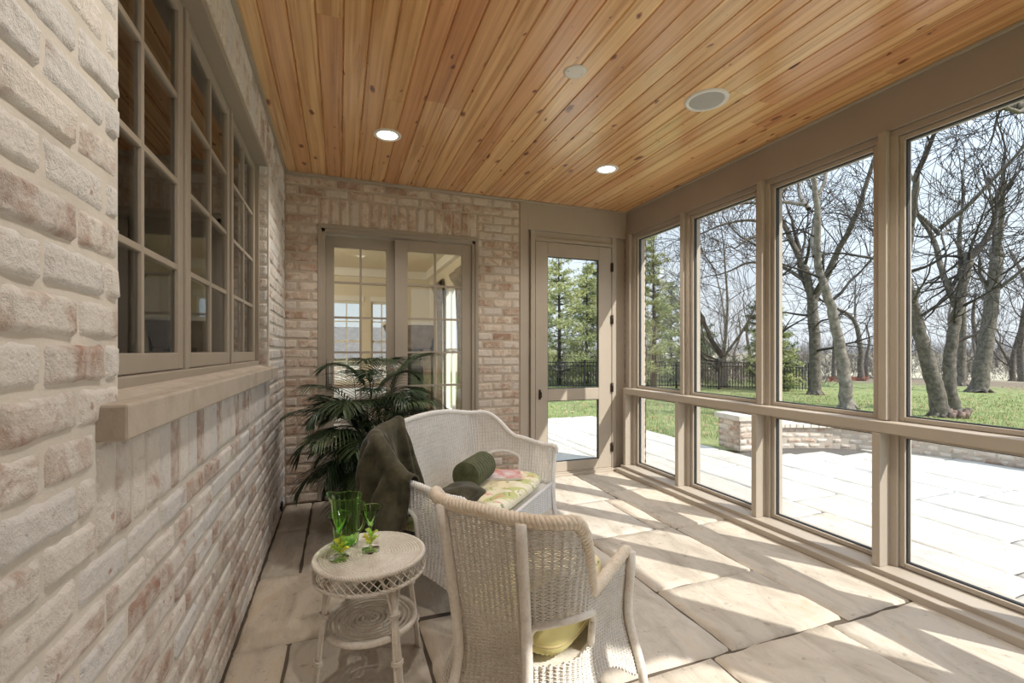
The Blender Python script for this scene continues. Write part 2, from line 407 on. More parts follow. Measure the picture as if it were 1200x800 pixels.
# left wall: window opening Y 1.19..3.343, Z 1.19..2.50 ; u runs along +Y from YF
WY0, WY1, WZ0, WZ1 = 1.19, 3.343, 1.19, 2.50
mb = MB(); u0 = YF-.3
brick_face(mb, (XL, u0, 0), (0, 1, 0), (0, 0, 1), (1, 0, 0), YB-u0, ZC, holes=[(WY0-u0, WY1-u0, WZ0-.08, WZ1)],
           soldiers=[(WY0-.08-u0, WY1+.08-u0, WZ1, 33*BH), (WY0-.10-u0, WY1+.06-u0, 11*BH, WZ0-.08)])
brick_face(mb, (XL-.09, WY1-.003, WZ0), (1, 0, 0), (0, 0, 1), (0, -1, 0), .094, WZ1-WZ0, mortar=True)
brick_face(mb, (XL-.004, WY0+.003, WZ0), (-1, 0, 0), (0, 0, 1), (0, 1, 0), .086, WZ1-WZ0, mortar=True)
wl = mb.build('wall_left', [M['brick_white'], M['mortar']], kind='structure')
# back wall brick part X XL..1.68 with slider opening
SX0, SX1, SZ = -.164, 1.239, 2.357
mb = MB()
brick_face(mb, (XL, YB, 0), (1, 0, 0), (0, 0, 1), (0, -1, 0), 1.68-XL, ZC, holes=[(SX0-XL, SX1-XL, 0, SZ)],
           soldiers=[(SX0-XL, SX1-XL, SZ+.008, 32*BH)], v_start=0, phase=1)
brick_face(mb, (SX1, YB, 0), (0, 1, 0), (0, 0, 1), (-1, 0, 0), .06, SZ, mortar=False)
mb.build('wall_back', [M['brick_tan'], M['mortar_tan']], kind='structure')
# wall behind the photographer: brick part and a glazed part (sun enters through it)
mb = MB(); brick_face(mb, (1.2, YF, 0), (-1, 0, 0), (0, 0, 1), (0, 1, 0), 1.2-XL, ZC, fine=False)
mb.build('wall_front', [M['brick_white'], M['mortar']], kind='structure')

# ------------------------------------------------------------------ floor and patio flagstones
def slabs(mb, rects, z, rough=.006, gap=.006):
    for (x0, x1, y0, y1) in rects:
        mb.cr = random.random(); mb.cm = 0; g = gap*random.uniform(.7, 1.4)
        nx = max(3, int((x1-x0)/.05)); ny = max(3, int((y1-y0)/.06)); dz = random.uniform(-.002, .003)
        ix = [0, .012/(x1-x0)] + [i/nx for i in range(1, nx)] + [1-.012/(x1-x0), 1]
        iy = [0, .012/(y1-y0)] + [i/ny for i in range(1, ny)] + [1-.012/(y1-y0), 1]
        vs = []
        for b in iy:
            for a in ix:
                x = x0+g/2+a*(x1-x0-g); y = y0+g/2+b*(y1-y0-g)
                ed = a in (0, 1) or b in (0, 1)
                wx = nz(x0*7, y*7, 3)*.008 + nz(x*25, y*25, 3)*.004; wy = nz(x*7, y0*7, 5)*.008 + nz(x*25, y*25, 8)*.004
                x2 = x + (wx if (a < .5) == (a < .5) and (a <= ix[1] or a >= ix[-2]) else 0); y2 = y+(wy if (b <= iy[1] or b >= iy[-2]) else 0)
                zz = z+dz + nz(x*3.3+mb.cr*50, y*3.3)*rough*.6 + nz(x*14, y*14, 4)*rough*.35 - (.016 if ed else 0)
                vs.append((x2, y2, zz))
        w = len(ix); mb.add(vs, [(j*w+i, j*w+i+1, (j+1)*w+i+1, (j+1)*w+i) for j in range(len(iy)-1) for i in range(w-1)], True)
inner = [(-.43, -.215, 3.65, 4.26), (-.43, -.215, 2.93, 3.65), (-.215, .42, 3.54, 4.26), (-.215, .42, 2.93, 3.54),
         (-.43, .58, 2.245, 2.93), (-.43, -.21, 1.30, 2.245), (-.21, .345, 1.55, 2.245), (.345, .95, 1.35, 2.215), (.58, 1.45, 2.215, 2.82),
         (.42, 1.45, 2.82, 3.52), (.42, 1.45, 3.52, 4.26), (.95, 1.585, 1.525, 2.215), (1.45, 1.585, 2.215, 2.75),
         (1.585, 2.28, 1.52, 2.04), (1.585, 2.28, 2.04, 2.75), (1.45, 2.14, 2.75, 3.45), (2.14, 2.28, 2.75, 3.45), (1.45, 2.28, 3.45, 4.26),
         (2.28, 2.95, 1.50, 2.72), (2.28, 2.95, 2.72, 3.62), (2.28, 2.95, 3.62, 4.26),
         (1.465, 2.15, .80, 1.52), (2.15, 2.95, .62, 1.50), (.95, 1.465, .85, 1.525), (.95, 2.15, .2, .82), (2.15, 2.95, -.3, .62),
         (.345, .95, .6, 1.35), (-.21, .345, .7, 1.55), (-.43, -.21, .5, 1.30), (-.43, .345, -.3, .6), (.345, .95, -.3, .6), (.95, 2.15, -.3, .2)]
mb = MB(); slabs(mb, inner, 0); mb.cm = 1; mb.box(XL-.02, 3.2, YF-.1, YB+.02, -.1, -.011)
mb.build('floor', [M['flag'], M['joint']], kind='structure')
# patio: rows run along Y
rn = random.Random(4); rects = []
xs = [3.15, 3.72, 4.32, 4.80, 5.42, 5.95, 6.55, 7.15]
edge = lambda x: 4.9 if x > 4.7 else 8.3
x0 = 1.0
for x1 in [1.65, 2.3, 2.95]+xs:
    lo = 4.75 if x1 < 3.2 else -7; hi = 8.2 if x1 < 4.9 else 4.9
    y = lo
    while y < hi-.1:
        l = rn.uniform(.65, 1.5); y2 = min(y+l, hi)
        if hi-y2 < .3: y2 = hi
        if x1 == 3.15 and False: pass
        rects.append((x0, x1, y, y2)); y = y2
    x0 = x1
rects = [r for r in rects if not (r[1] > 5.0 and r[3] > 4.4)] + [(4.8, 5.42, 3.6, 4.3), (5.42, 5.95, 3.5, 4.25), (5.95, 6.4, 3.3, 4.0)]
mb = MB(); rn2 = [(a, b, c, d) for a, b, c, d in rects]
slabs(mb, rn2, -.035, .01, .010); mb.cm = 1
mb.box(1.75, 3.16, 4.38, 4.75, -.1, -.04); mb.box(2.95, 4.8, -7, 8.2, -.15, -.046); mb.box(1.0, 4.8, 4.75, 8.2, -.15, -.0465); mb.box(4.8, 7.15, -7, 4.6, -.15, -.047)
mb.build('patio_paving', [M['flag_out'], M['joint_out']], kind='structure')
def gz(x, y):
    d = math.hypot(x, y); return -.09 - .27*sstep(8, 16, d) - .4*sstep(30, 60, d) + .5*sstep(60, 200, d)
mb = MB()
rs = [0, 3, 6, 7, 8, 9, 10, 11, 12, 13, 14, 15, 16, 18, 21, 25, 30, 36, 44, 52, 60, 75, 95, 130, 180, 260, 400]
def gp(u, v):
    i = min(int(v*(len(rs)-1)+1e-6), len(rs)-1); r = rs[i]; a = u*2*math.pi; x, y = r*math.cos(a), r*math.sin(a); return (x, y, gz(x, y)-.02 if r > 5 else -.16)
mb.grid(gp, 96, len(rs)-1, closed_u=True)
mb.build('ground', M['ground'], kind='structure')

# ------------------------------------------------------------------ ceiling boards
mb = MB(); x = XL-.02; bw = .1175; k = 0; rc = random.Random(11)
while x < XR+.02:
    y = YF-.05; first = True
    while y < YB:
        l = rc.uniform(1.4, 3.2) if first else rc.uniform(2.4, 4.2); first = False
        y1 = min(y+l, YB+.01)
        if YB-y1 < .7: y1 = YB+.01
        x1 = x+bw; g = .0055; z = ZC+rc.uniform(0, .0008); mb.cr = rc.random(); mb.cm = 0
        vs = []
        for yy in (y+.0006, y1-.0006):
            vs += [(x, yy, z+.02), (x, yy, z+.008), (x+g, yy, z), (x1-g, yy, z), (x1, yy, z+.008), (x1, yy, z+.02)]
        mb.add(vs, [(0, 1, 7, 6), (1, 2, 8, 7), (2, 3, 9, 8), (3, 4, 10, 9), (4, 5, 11, 10), (0, 6, 11, 5), (0, 5, 4, 3, 2, 1), (6, 7, 8, 9, 10, 11)])
        y = y1
    x += bw
mb.build('ceiling', M['cedar'], kind='structure')
mb = MB(); mb.box(XL-.4, 3.27, YF-.45, YB+.3, ZC+.025, ZC+.25); mb.build('roof_slab', M['beam'], kind='structure')
# thin ceiling mouldings
mb = MB(); mb.box(XL, XL+.022, YF, YB, ZC-.022, ZC); mb.build('trim_1', M['trim'], kind='structure', bevel=.003)
mb = MB(); mb.box(XL+.02, XR, YB-.022, YB, ZC-.020, ZC); mb.build('trim_2', M['trim'], kind='structure', bevel=.003)
mb = MB(); mb.box(XR-.018, XR, YF, YB-.02, ZC-.018, ZC); mb.build('trim_3', M['trim'], kind='structure', bevel=.003)

# ------------------------------------------------------------------ right wall: beam, posts, rail, sill, bays
mb = MB(); mb.box(XR, 3.10, YF-.3, YB+.05, 2.53, ZC+.02); mb.box(3.06, 3.27, YF-.45, YB+.3, 2.585, ZC+.02)
mb.box(XR+.015, 3.10, YF-.1, YB, 2.49, 2.53)
mb.build('wall_right', M['beam'], kind='structure', bevel=.004)
posts = [3.345, 2.52, 1.70, .88]
PW = .042
mb = MB()
mb.box(2.75, 2.95, YF+.3, YB-.06, 0, .040); mb.box(2.815, 3.05, YF+.3, YB-.06, .036, .068)
mb.box(2.95, 3.12, YF, YB, -.12, .066)
mb.build('baseboard_right', M['trim'], kind='structure', bevel=.004)
for i, py in enumerate(posts):
    mb = MB()
    mb.box(2.84, 2.935, py, py+PW, .068, .822); mb.box(2.895, 2.935, py, py+PW, .890, 2.53)
    mb.box(2.93, 3.06, py-.035, py+.075, .068, 2.50)
    mb.build('trim_%d' % (4+i), M['trim'], kind='structure', bevel=.003)
# corner stud and rail
mb = MB(); mb.box(2.84, 2.935, 4.16, 4.20, .068, .822); mb.box(2.895, 2.935, 4.16, 4.20, .89, 2.53); mb.box(2.93, 3.06, 4.12, YB+.02, .068, 2.50)
mb.build('trim_8', M['trim'], kind='structure', bevel=.003)
mb = MB(); mb.box(2.84, 3.02, YF+.3, 4.20, .824, .886); mb.build('trim_9', M['trim'], kind='structure', bevel=.004)
# corner pier behind the camera to the right
mb = MB(); mb.box(2.84, 3.12, -.42, -.02, -.05, ZC); mb.build('trim_10', M['trim'], kind='structure', bevel=.004)
# glazed bays: each a window (frame + pane), upper and lower
bays = [(4.12, 3.42), (3.31, 2.595), (2.485, 1.775), (1.665, .955), (.845, .0)]
wn = 1
def bay(y1, y0, z0, z1, top):
    global wn
    fw = .026
    mb = MB(); X0, X1 = 2.95, 3.0
    for (a, b, c, d) in ((y0, y0+fw, z0, z1), (y1-fw, y1, z0, z1), (y0+fw, y1-fw, z0, z0+fw), (y0+fw, y1-fw, z1-fw, z1)): mb.box(X0, X1, a, b, c, d)
    f = mb.build('window_%d' % wn, M['trim'], kind='structure', bevel=.003)
    mb = MB(); g = .006; a, b, c, d = y0+fw, y1-fw, z0+fw, z1-fw
    for q in ((a, a+g, c, d), (b-g, b, c, d), (a+g, b-g, c, c+g), (a+g, b-g, d-g, d)): mb.box(2.966, 2.990, *q)
    mb.build('gasket', M['gasket'], f)
    mb = MB(); mb.box(2.976, 2.980, a+g, b-g, c+g, d-g); mb.build('pane', M['pane'], f)
    wn += 1
for (y1, y0) in bays:
    bay(y1, y0, .072, .822, False); bay(y1, y0, .888, 2.488, True)
# glazing of the wall behind the camera
mb = MB(); mb.box(1.2, 2.9, YF-.12, YF-.02, -.05, .07); mb.box(1.2, 2.9, YF-.14, YF-.02, .824, .886); mb.box(1.2, 2.9, YF-.12, YF, 2.49, ZC+.02); mb.box(1.2, 1.28, YF-.12, YF, .07, 2.49); mb.box(2.0, 2.08, YF-.12, YF-.02, .07, 2.49); mb.box(1.2, 3.1, YF-.30, YF-.10, 2.585, ZC)
wf = mb.build('window_%d' % wn, M['trim'], kind='structure', bevel=.003); wn += 1
mb = MB(); mb.box(1.28, 2.84, YF-.074, YF-.07, .07, 2.49); mb.build('pane', M['pane'], wf)

# ------------------------------------------------------------------ back wall: timber surround with the porch door
mb = MB(); T = YB
mb.box(1.68, 1.765, T-.012, T+.12, 0, 2.787)                          # pilaster by the brick
mb.box(1.765, 2.93, T-.012, T+.12, 2.50, 2.787)                        # header
mb.box(1.765, 1.80, T+.030, T+.12, 0, 2.50)
mb.box(1.80, 2.80, T+.015, T+.12, 2.425, 2.50)
mb.box(1.80, 1.848, T-.002, T+.12, 0, 2.50); mb.box(1.848, 2.75, T-.002, T+.12, 2.398, 2.432); mb.box(2.75, 2.80, T-.002, T+.12, 0, 2.50)
mb.box(2.80, 2.93, T+.030, T+.12, 0, 2.50)
mb.build('trim_11', M['trim'], kind='structure', bevel=.003)
mb = MB(); mb.box(1.80, 2.80, T-.05, T+.14, -.01, .022); mb.box(1.86, 2.74, T-.02, T+.14, .022, .034); mb.build('trim_12', M['trim'], kind='structure', bevel=.003)
DX0, DX1 = 1.853, 2.744
GX0, GX1 = 1.989, 2.588
dd = MB(); ya, yb = T+.002, T+.047
dd.box(DX0, GX0, ya, yb, .036, 2.392); dd.box(GX1, DX1, ya, yb, .036, 2.392)
dd.box(GX0, GX1, ya, yb, .036, .138); dd.box(GX0, GX1, ya, yb, .770, .892); dd.box(GX0, GX1, ya, yb, 2.249, 2.392)
door = dd.build('door_1', M['trim'], kind='structure', bevel=.003)
for (c, d) in ((.138, .770), (.892, 2.249)):
    mb = MB(); g = .007
    for q in ((GX0, GX0+g, c, d), (GX1-g, GX1, c, d), (GX0, GX1, c, c+g), (GX0, GX1, d-g, d)): mb.box(q[0], q[1], T+.012, T+.036, q[2], q[3])
    mb.build('gasket', M['gasket'], door)
    mb = MB(); mb.box(GX0, GX1, T+.022, T+.026, c, d); mb.build('pane', M['pane'], door)
for z in (.25, .89, 1.62, 2.18):
    mb = MB(); mb.box(DX1-.012, DX1+.018, T-.010, T+.004, z-.045, z+.045); mb.tube([(DX1+.003, T-.012, z-.05), (DX1+.003, T-.012, z+.05)], .007, 8)
    mb.build('hinge', M['bronze'], door)
mb = MB(); mb.box(DX0+.035, DX0+.055, T-.006, T+.004, .79, .89); mb.tube(catmull([(DX0+.045, T, .875), (DX0+.045, T-.035, .865), (DX0+.045, T-.04, .84), (DX0+.045, T-.035, .815), (DX0+.045, T, .805)]), .006, 8)
mb.build('door_handle', M['bronze'], door)

# ------------------------------------------------------------------ sliding patio door (frame and two glazed leaves with muntins)
mb = MB(); fw = .05
mb.box(SX0, SX0+fw, YB-.0, YB+.14, 0, SZ); mb.box(SX1-fw, SX1, YB, YB+.14, 0, SZ); mb.box(SX0, SX1, YB, YB+.14, SZ-.05, SZ); mb.box(SX0, SX1, YB, YB+.14, 0, .03)
mb.box(SX0-.012, SX0+.018, YB-.012, YB+.01, 0, SZ+.01); mb.box(SX1-.018, SX1+.012, YB-.012, YB+.01, 0, SZ+.01); mb.box(SX0-.012, SX1+.012, YB-.014, YB+.01, SZ-.02, SZ+.012)
sf = mb.build('door_2', M['trim_dark'], kind='structure', bevel=.003)
def leaf(x0, x1, g0, g1, y, rows=6, zt=2.295):
    mb = MB(); ya, yb = y, y+.045; z0, z1 = .34, 2.20
    mb.box(x0, g0, ya, yb, .03, zt); mb.box(g1, x1, ya, yb, .03, zt); mb.box(g0, g1, ya, yb, .03, z0); mb.box(g0, g1, ya, yb, z1, zt)
    o = mb.build('sliding_leaf', M['trim_dark'], sf, bevel=.003)
    mb = MB(); m_ = .009; xc = (g0+g1)/2; mb.box(xc-m_, xc+m_, ya+.008, yb-.008, z0, z1)
    for i in range(1, rows): z = z0+(z1-z0)*i/rows; mb.box(g0, xc-m_, ya+.009, yb-.009, z-m_, z+m_); mb.box(xc+m_, g1, ya+.009, yb-.009, z-m_, z+m_)
    mb.build('muntins', M['trim_dark'], o)
    mb = MB(); mb.box(g0, g1, ya+.020, ya+.024, z0, z1); mb.build('pane', M['pane_house'], o)
    return o
lf = leaf(SX0+.05, .50, -.045, .400, YB+.075)
leaf(.47, SX1-.05, .585, 1.095, YB+.02)
mb = MB(); hx = -.085
mb.box(hx-.02, hx+.02, YB+.066, YB+.076, .97, 1.20); mb.tube(catmull([(hx, YB+.07, 1.18), (hx, YB+.035, 1.165), (hx, YB+.03, 1.085), (hx, YB+.035, 1.005), (hx, YB+.07, .99)]), .010, 8)
mb.build('door_handle', M['chrome'], lf)

# ------------------------------------------------------------------ left wall window (three sashes) with stone sill and lintel
XW = -.517
mb = MB(); mb.box(XW-.06, XW+.035, WY0, WY0+.022, WZ0, WZ1); mb.box(XW-.06, XW+.035, WY1-.022, WY1, WZ0, WZ1)
mb.box(XW-.06, XL-.002, WY0, WY1, WZ1-.03, WZ1-.001); mb.box(XW-.06, XW+.035, WY0, WY1, WZ0, WZ0+.03)
ww = (WY1-WY0)/3
for i in (1, 2): mb.box(XW-.06, XW+.020, WY0+ww*i-.018, WY0+ww*i+.018, WZ0, WZ1)
wfr = mb.build('window_%d' % wn, M['trim_dark'], kind='structure', bevel=.004); wn += 1
for i in range(3):
    a = WY0+ww*i+.020; b = WY0+ww*(i+1)-.020; c = WZ0+.032; d = WZ1-.032; s_ = .048; bt = .055
    mb = MB(); x0, x1 = XW-.035, XW+.012
    mb.box(x0, x1, a, a+s_, c, d); mb.box(x0, x1, b-s_, b, c, d); mb.box(x0, x1, a+s_, b-s_, c, c+bt); mb.box(x0, x1, a+s_, b-s_, d-.045, d)
    o = mb.build('sash', M['trim_dark'], wfr, bevel=.003)
    mb = MB(); m_ = .0095; ym = (a+b)/2; z0, z1 = c+bt, d-.045; mb.box(x0+.012, x1-.003, ym-m_, ym+m_, z0, z1)
    for k in range(1, 4): z = z0+(z1-z0)*k/4; mb.box(x0+.013, x1-.004, a+s_, ym-m_, z-m_, z+m_); mb.box(x0+.013, x1-.004, ym+m_, b-s_, z-m_, z+m_)
    mb.build('muntins', M['trim_dark'], o, bevel=.002)
    mb = MB(); mb.box(x1-.016, x1-.012, a+s_, b-s_, z0, z1); mb.build('pane', M['pane_house'], o)
mb = MB(); 
mb.box(XW-.05, -.382, 1.095, 3.40, 1.108, 1.180); mb.build('trim_13', M['sill_stone'], kind='structure', bevel=.006)
mb = MB(); mb.add([(XW-.02, WY0+.002, 1.18), (XL, WY0+.002, 1.18), (XL, WY1-.002, 1.18), (XW-.02, WY1-.002, 1.18), (XW-.02, WY0+.002, 1.205), (XL-.03, WY0+.002, 1.19), (XL-.03, WY1-.002, 1.19), (XW-.02, WY1-.002, 1.205)],
    [(3, 2, 1, 0), (4, 5, 6, 7), (0, 1, 5, 4), (1, 2, 6, 5), (2, 3, 7, 6), (3, 0, 4, 7)]); mb.build('trim_14', M['sill_stone'], kind='structure')

# small dark drain outlet low on the left wall
mb = MB(); mb.box(XL+.004, XL+.022, 3.93, 3.985, .05, .115); wv = tag(mb.build('wall_vent', M['bronze'], bevel=.003), 'small dark vent cover low on the whitewashed brick wall near the far corner', 'vent')
mb = MB(); [mb.box(XL+.020, XL+.025, 3.935, 3.98, .06+.014*i, .066+.014*i) for i in range(4)]; mb.build('louvre', M['black_metal'], wv)

# ------------------------------------------------------------------ ceiling fittings
def downlight(x, y, label):
    t = thing('recessed_ceiling_light', label, 'ceiling light', (x, y, ZC), 0, 'recessed lights in the cedar ceiling')
    mb = MB(); mb.lathe([(.068, .004), (.070, -.006), (.088, -.008), (.094, -.004), (.095, 0.0)], 40); mb.build('trim_ring', M['lamp_ring'], t)
    mb = MB(); mb.lathe([(.001, -.0035), (.045, -.0035), (.070, -.001)], 40); mb.build('diffuser', M['bulb'], t)
    l = bpy.data.lights.new('lamp', 'SPOT'); l.energy = 28; l.spot_size = R(130); l.spot_blend = .7; l.shadow_soft_size = .06; l.color = (1, .94, .86)
    lo = bpy.data.objects.new('lamp', l); C.objects.link(lo); lo.parent = t; lo.location = (0, 0, -.03)
downlight(.312, 3.311, 'lit round recessed ceiling light nearer the brick wall, above the sliding door')
downlight(2.07, 3.297, 'lit round recessed ceiling light on the right, above the porch door side')
downlight(.312, 1.05, 'unseen recessed ceiling light added as fill near the camera on the brick wall side')  # this and the next are out of frame, added to brighten the porch
downlight(2.07, 1.05, 'unseen recessed ceiling light added as fill near the camera on the window side')
mb = MB(); mb.lathe([(.001, -.006), (.05, -.006), (.060, -.004), (.062, 0)], 36); cp = tag(mb.build('cover_plate', M['lamp_ring'], loc=(1.189, 2.207, ZC)), 'small flat white round cover plate with two screws on the cedar ceiling', 'cover plate')
for sx in (-.04, .04): mb = MB(); mb.lathe([(.0005, -.0085), (.004, -.008), (.005, -.005)], 10, (sx, .0, 0)); mb.build('screw', M['chrome'], cp)
t = thing('ceiling_speaker', 'large round white ceiling speaker with pale grey mesh grille', 'speaker', (2.06, 2.179, ZC))
mb = MB(); mb.lathe([(.100, -.006), (.104, -.010), (.122, -.008), (.126, 0)], 48); mb.build('rim', M['lamp_ring'], t)
mb = MB(); mb.lathe([(.001, -.007), (.101, -.006)], 48); mb.build('grille', M['grille'], t)

# ------------------------------------------------------------------ rooms of the house behind the panes
def struct_boxes(name, boxes, m, bevel=0):
    mb = MB(); [mb.box(*b) for b in boxes]; return mb.build(name, m, kind='structure', bevel=bevel)
IX0, IX1, IY1 = -4.2, 1.55, 8.5
struct_boxes('floor_house', [(IX0, IX1, YB+.1, IY1, -.06, 0), (IX0, -.56, -1.2, YB+.1, -.06, 0)], M['wood_floor'])
struct_boxes('ceiling_house', [(IX0-.1, IX1+.15, YB+.1, IY1+.15, 2.72, 3.0), (IX0-.1, -.50, -1.3, YB+.1, 2.72, 3.0)], M['paint_cream'])
struct_boxes('wall_house_far', [(IX0, -.62, IY1, IY1+.14, -.1, 2.72), (-.62, .36, IY1, IY1+.14, -.1, .75), (-.62, .36, IY1, IY1+.14, 2.15, 2.72), (.36, .52, IY1, IY1+.14, -.1, 2.72),
    (.52, 1.08, IY1, IY1+.14, -.1, .75), (.52, 1.08, IY1, IY1+.14, 2.15, 2.72), (1.08, IX1+.1, IY1, IY1+.14, -.1, 2.72)], M['paint_cream'])
struct_boxes('wall_house_right', [(IX1, IX1+.1, YB+.14, 6.3, -.1, 2.72), (IX1, IX1+.1, 7.2, IY1, -.1, 2.72), (IX1, IX1+.1, 6.3, 7.2, -.1, .35), (IX1, IX1+.1, 6.3, 7.2, 2.25, 2.72)], M['paint_cream'])
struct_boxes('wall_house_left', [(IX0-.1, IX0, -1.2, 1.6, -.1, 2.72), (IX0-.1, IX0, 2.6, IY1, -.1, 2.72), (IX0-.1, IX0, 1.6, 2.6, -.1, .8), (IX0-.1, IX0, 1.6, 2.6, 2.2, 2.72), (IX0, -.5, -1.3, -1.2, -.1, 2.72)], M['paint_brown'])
struct_boxes('trim_15', [(IX0, IX1, IY1-.08, IY1, 2.58, 2.72), (IX1-.08, IX1, YB+.2, IY1-.08, 2.58, 2.72), (-.68, .40, IY1-.03, IY1, 2.15, 2.24), (.50, 1.12, IY1-.03, IY1, 2.15, 2.24), (-.68, 1.12, IY1-.04, IY1, .70, .75)], M['paint_white'], .004)
struct_boxes('trim_16', [(IX0, -.56, YB-.05, YB+.12, 2.42, 2.72), (-.58, -.56, YF, WY0, 0, 2.72), (-.58, -.56, WY1, YB, 0, 2.72), (-.58, -.56, WY0, WY1, 2.5, 2.72), (-.58, -.56, WY0, WY1, 0, 1.17)], M['paint_cream'])
def grid_window(x0, x1, z0, z1, y, cols, rows):
    global wn
    mb = MB(); f = .035
    mb.box(x0, x0+f, y, y+.05, z0, z1); mb.box(x1-f, x1, y, y+.05, z0, z1); mb.box(x0+f, x1-f, y, y+.05, z0, z0+f); mb.box(x0+f, x1-f, y, y+.05, z1-f, z1)
    for i in range(1, cols): x = x0+(x1-x0)*i/cols; mb.box(x-.011, x+.011, y+.008, y+.042, z0+f, z1-f)
    for i in range(1, rows): z = z0+(z1-z0)*i/rows; w_ = .02 if i == rows//2 else .010; mb.box(x0+f, x1-f, y+.009, y+.041, z-w_, z+w_)
    o = mb.build('window_%d' % wn, M['paint_white'], kind='structure'); wn += 1
    mb = MB(); mb.box(x0+f, x1-f, y+.024, y+.027, z0+f, z1-f); mb.build('pane', M['pane'], o)
grid_window(-.62, .36, .75, 2.15, IY1+.05, 4, 4); grid_window(.52, 1.08, .75, 2.15, IY1+.05, 3, 4)
# window of the right hand house wall (rotated grid)
mb = MB(); y0, y1, z0, z1 = 6.3, 7.2, .35, 2.25
for q in ((y0, y0+.05, z0, z1), (y1-.05, y1, z0, z1), (y0, y1, z0, z0+.05), (y0, y1, z1-.05, z1), (6.74, 6.76, z0, z1), (y0, y1, 1.29, 1.32)): mb.box(IX1+.02, IX1+.07, *q)
o = mb.build('window_%d' % wn, M['paint_white'], kind='structure'); wn += 1
# fireplace with a corbelled hood
t = thing('fireplace', 'carved grey stone fireplace with white edged hood inside the house, behind the right sliding panel', 'fireplace', (1.17, IY1, 0))
mb = MB(); mb.box(-.34, -.20, -.42, 0, 0, 1.32); mb.box(.20, .34, -.42, 0, 0, 1.32); mb.build('jambs', M['hoodstone'], t, bevel=.01)
mb = MB(); prof = [(.30, 1.32, .44), (.33, 1.36, .46), (.34, 1.45, .48), (.40, 1.62, .53), (.45, 1.72, .57)]
mb.add([p for (w, z, d) in prof for p in ((-w, 0, z), (-w, -d, z), (w, -d, z), (w, 0, z))], [(i*4+j, i*4+(j+1) % 4, i*4+4+(j+1) % 4, i*4+4+j) for i in range(4) for j in range(4)]+[(3, 2, 1, 0), (16, 17, 18, 19)]); mb.build('hood', M['hoodstone'], t)
mb = MB(); mb.box(-.48, .46, -.60, 0, 1.72, 1.78); mb.build('mantel_shelf', M['paint_white'], t, bevel=.01)
mb = MB(); mb.box(-.20, .20, -.40, -.01, .05, 1.0); mb.build('firebox', M['dark'], t); mb = MB(); mb.box(-.40, .34, -.62, 0, 0, .05); mb.build('hearth', M['hoodstone'], t, bevel=.008)
def drape(x, y0, y1, z0, z1, label, sw=1):
    t = thing('window_drape', label, 'curtain', (x, y0, z0), 0, 'drapes in the house')
    mb = MB(); mb.grid(lambda u, v: (-.04+.03*math.sin(u*26)*(.4+.6*(1-v)), u*(y1-y0)*(1-.35*math.sin(math.pi*min(1, v*1.1))), v*(z1-z0)), 40, 12); mb.build('panel', M['drape'], t)
    mb = MB(); mb.grid(lambda u, v: (-.05-.06*math.sin(math.pi*v)-.01*math.sin(v*30), u*(y1-y0)*1.15-.03, (z1-z0)-.02-.30*math.sin(math.pi*(.12+.76*u))*v), 20, 12); mb.build('valance', M['drape'], t)
drape(IX1, 5.75, 6.32, .05, 2.42, 'grey beige drape with swag at the nearer side of the house window'); drape(IX1, 7.15, 7.65, .05, 2.42, 'grey beige drape with swag at the far side of the house window')
t = thing('dining_table', 'round table under a pale blue white cloth inside the house', 'table', (.35, 6.4, 0))
mb = MB(); mb.grid(lambda u, v: ((lambda a, r, z: (r*math.cos(a), r*math.sin(a), z))(u*2*math.pi, (.55*v/.4 if v < .4 else .55+.03*math.sin(u*62)*(v-.4)+.05*(v-.4)), .76 if v < .4 else .76-(v-.4)*1.1)), 96, 20, closed_u=True)
mb.build('tablecloth', mat('pale blue white cloth', (.66, .72, .82), .8), t); mb = MB(); mb.lathe([(.06, .7), (.05, .3), (.22, .03), (.24, 0)], 24); mb.build('pedestal', M['hoodstone'], t)
def added_room_lamp(x, y, z, w, label):  # invented pendant with a point light, added to brighten the house rooms
    t = thing('added_pendant_lamp', label, 'lamp', (x, y, z)); mb = MB(); mb.lathe([(.05, .16), (.16, .02), (.17, 0), (.155, 0), (.045, .15)], 32); mb.build('shade', M['paint_white'], t)
    mb = MB(); mb.tube([(0, 0, .14), (0, 0, 2.72-z)], .005, 6); mb.build('cord', M['black_metal'], t); mb = MB(); mb.lathe([(.001, -.01), (.03, 0), (.035, .03), (.02, .07), (.001, .09)], 20); mb.build('bulb', M['bulb'], t)
    l = bpy.data.lights.new('lamp', 'POINT'); l.energy = w; l.color = (1, .9, .74); l.shadow_soft_size = .12; lo = bpy.data.objects.new('lamp', l); C.objects.link(lo); lo.parent = t; lo.location = (0, 0, -.06)
added_room_lamp(-1.5, 6.2, 2.1, 90, 'white pendant lamp added to brighten the house beyond the left sliding panel')
added_room_lamp(-3.0, 2.6, 2.1, 25, 'white pendant lamp added to brighten the room behind the brick wall window')
# neighbouring wing seen through the house
t = thing('slate_roofed_outbuilding', 'low grey roofed brick outbuilding seen through the house windows', 'building', (-.5, 15, 0))
mb = MB(); mb.box(-3.5, 3.2, 0, 3.5, -.3, 1.05); mb.build('wall', M['brick_white'], t)
mb = MB(); mb.add([(-3.7, -.2, 1.05), (3.4, -.2, 1.05), (3.4, 1.75, 2.1), (-3.7, 1.75, 2.1), (-3.7, 3.7, 1.05), (3.4, 3.7, 1.05)], [(0, 1, 2, 3), (3, 2, 5, 4), (1, 5, 2), (0, 3, 4), (0, 4, 5, 1)]); mb.build('roof', M['roof_tile'], t)

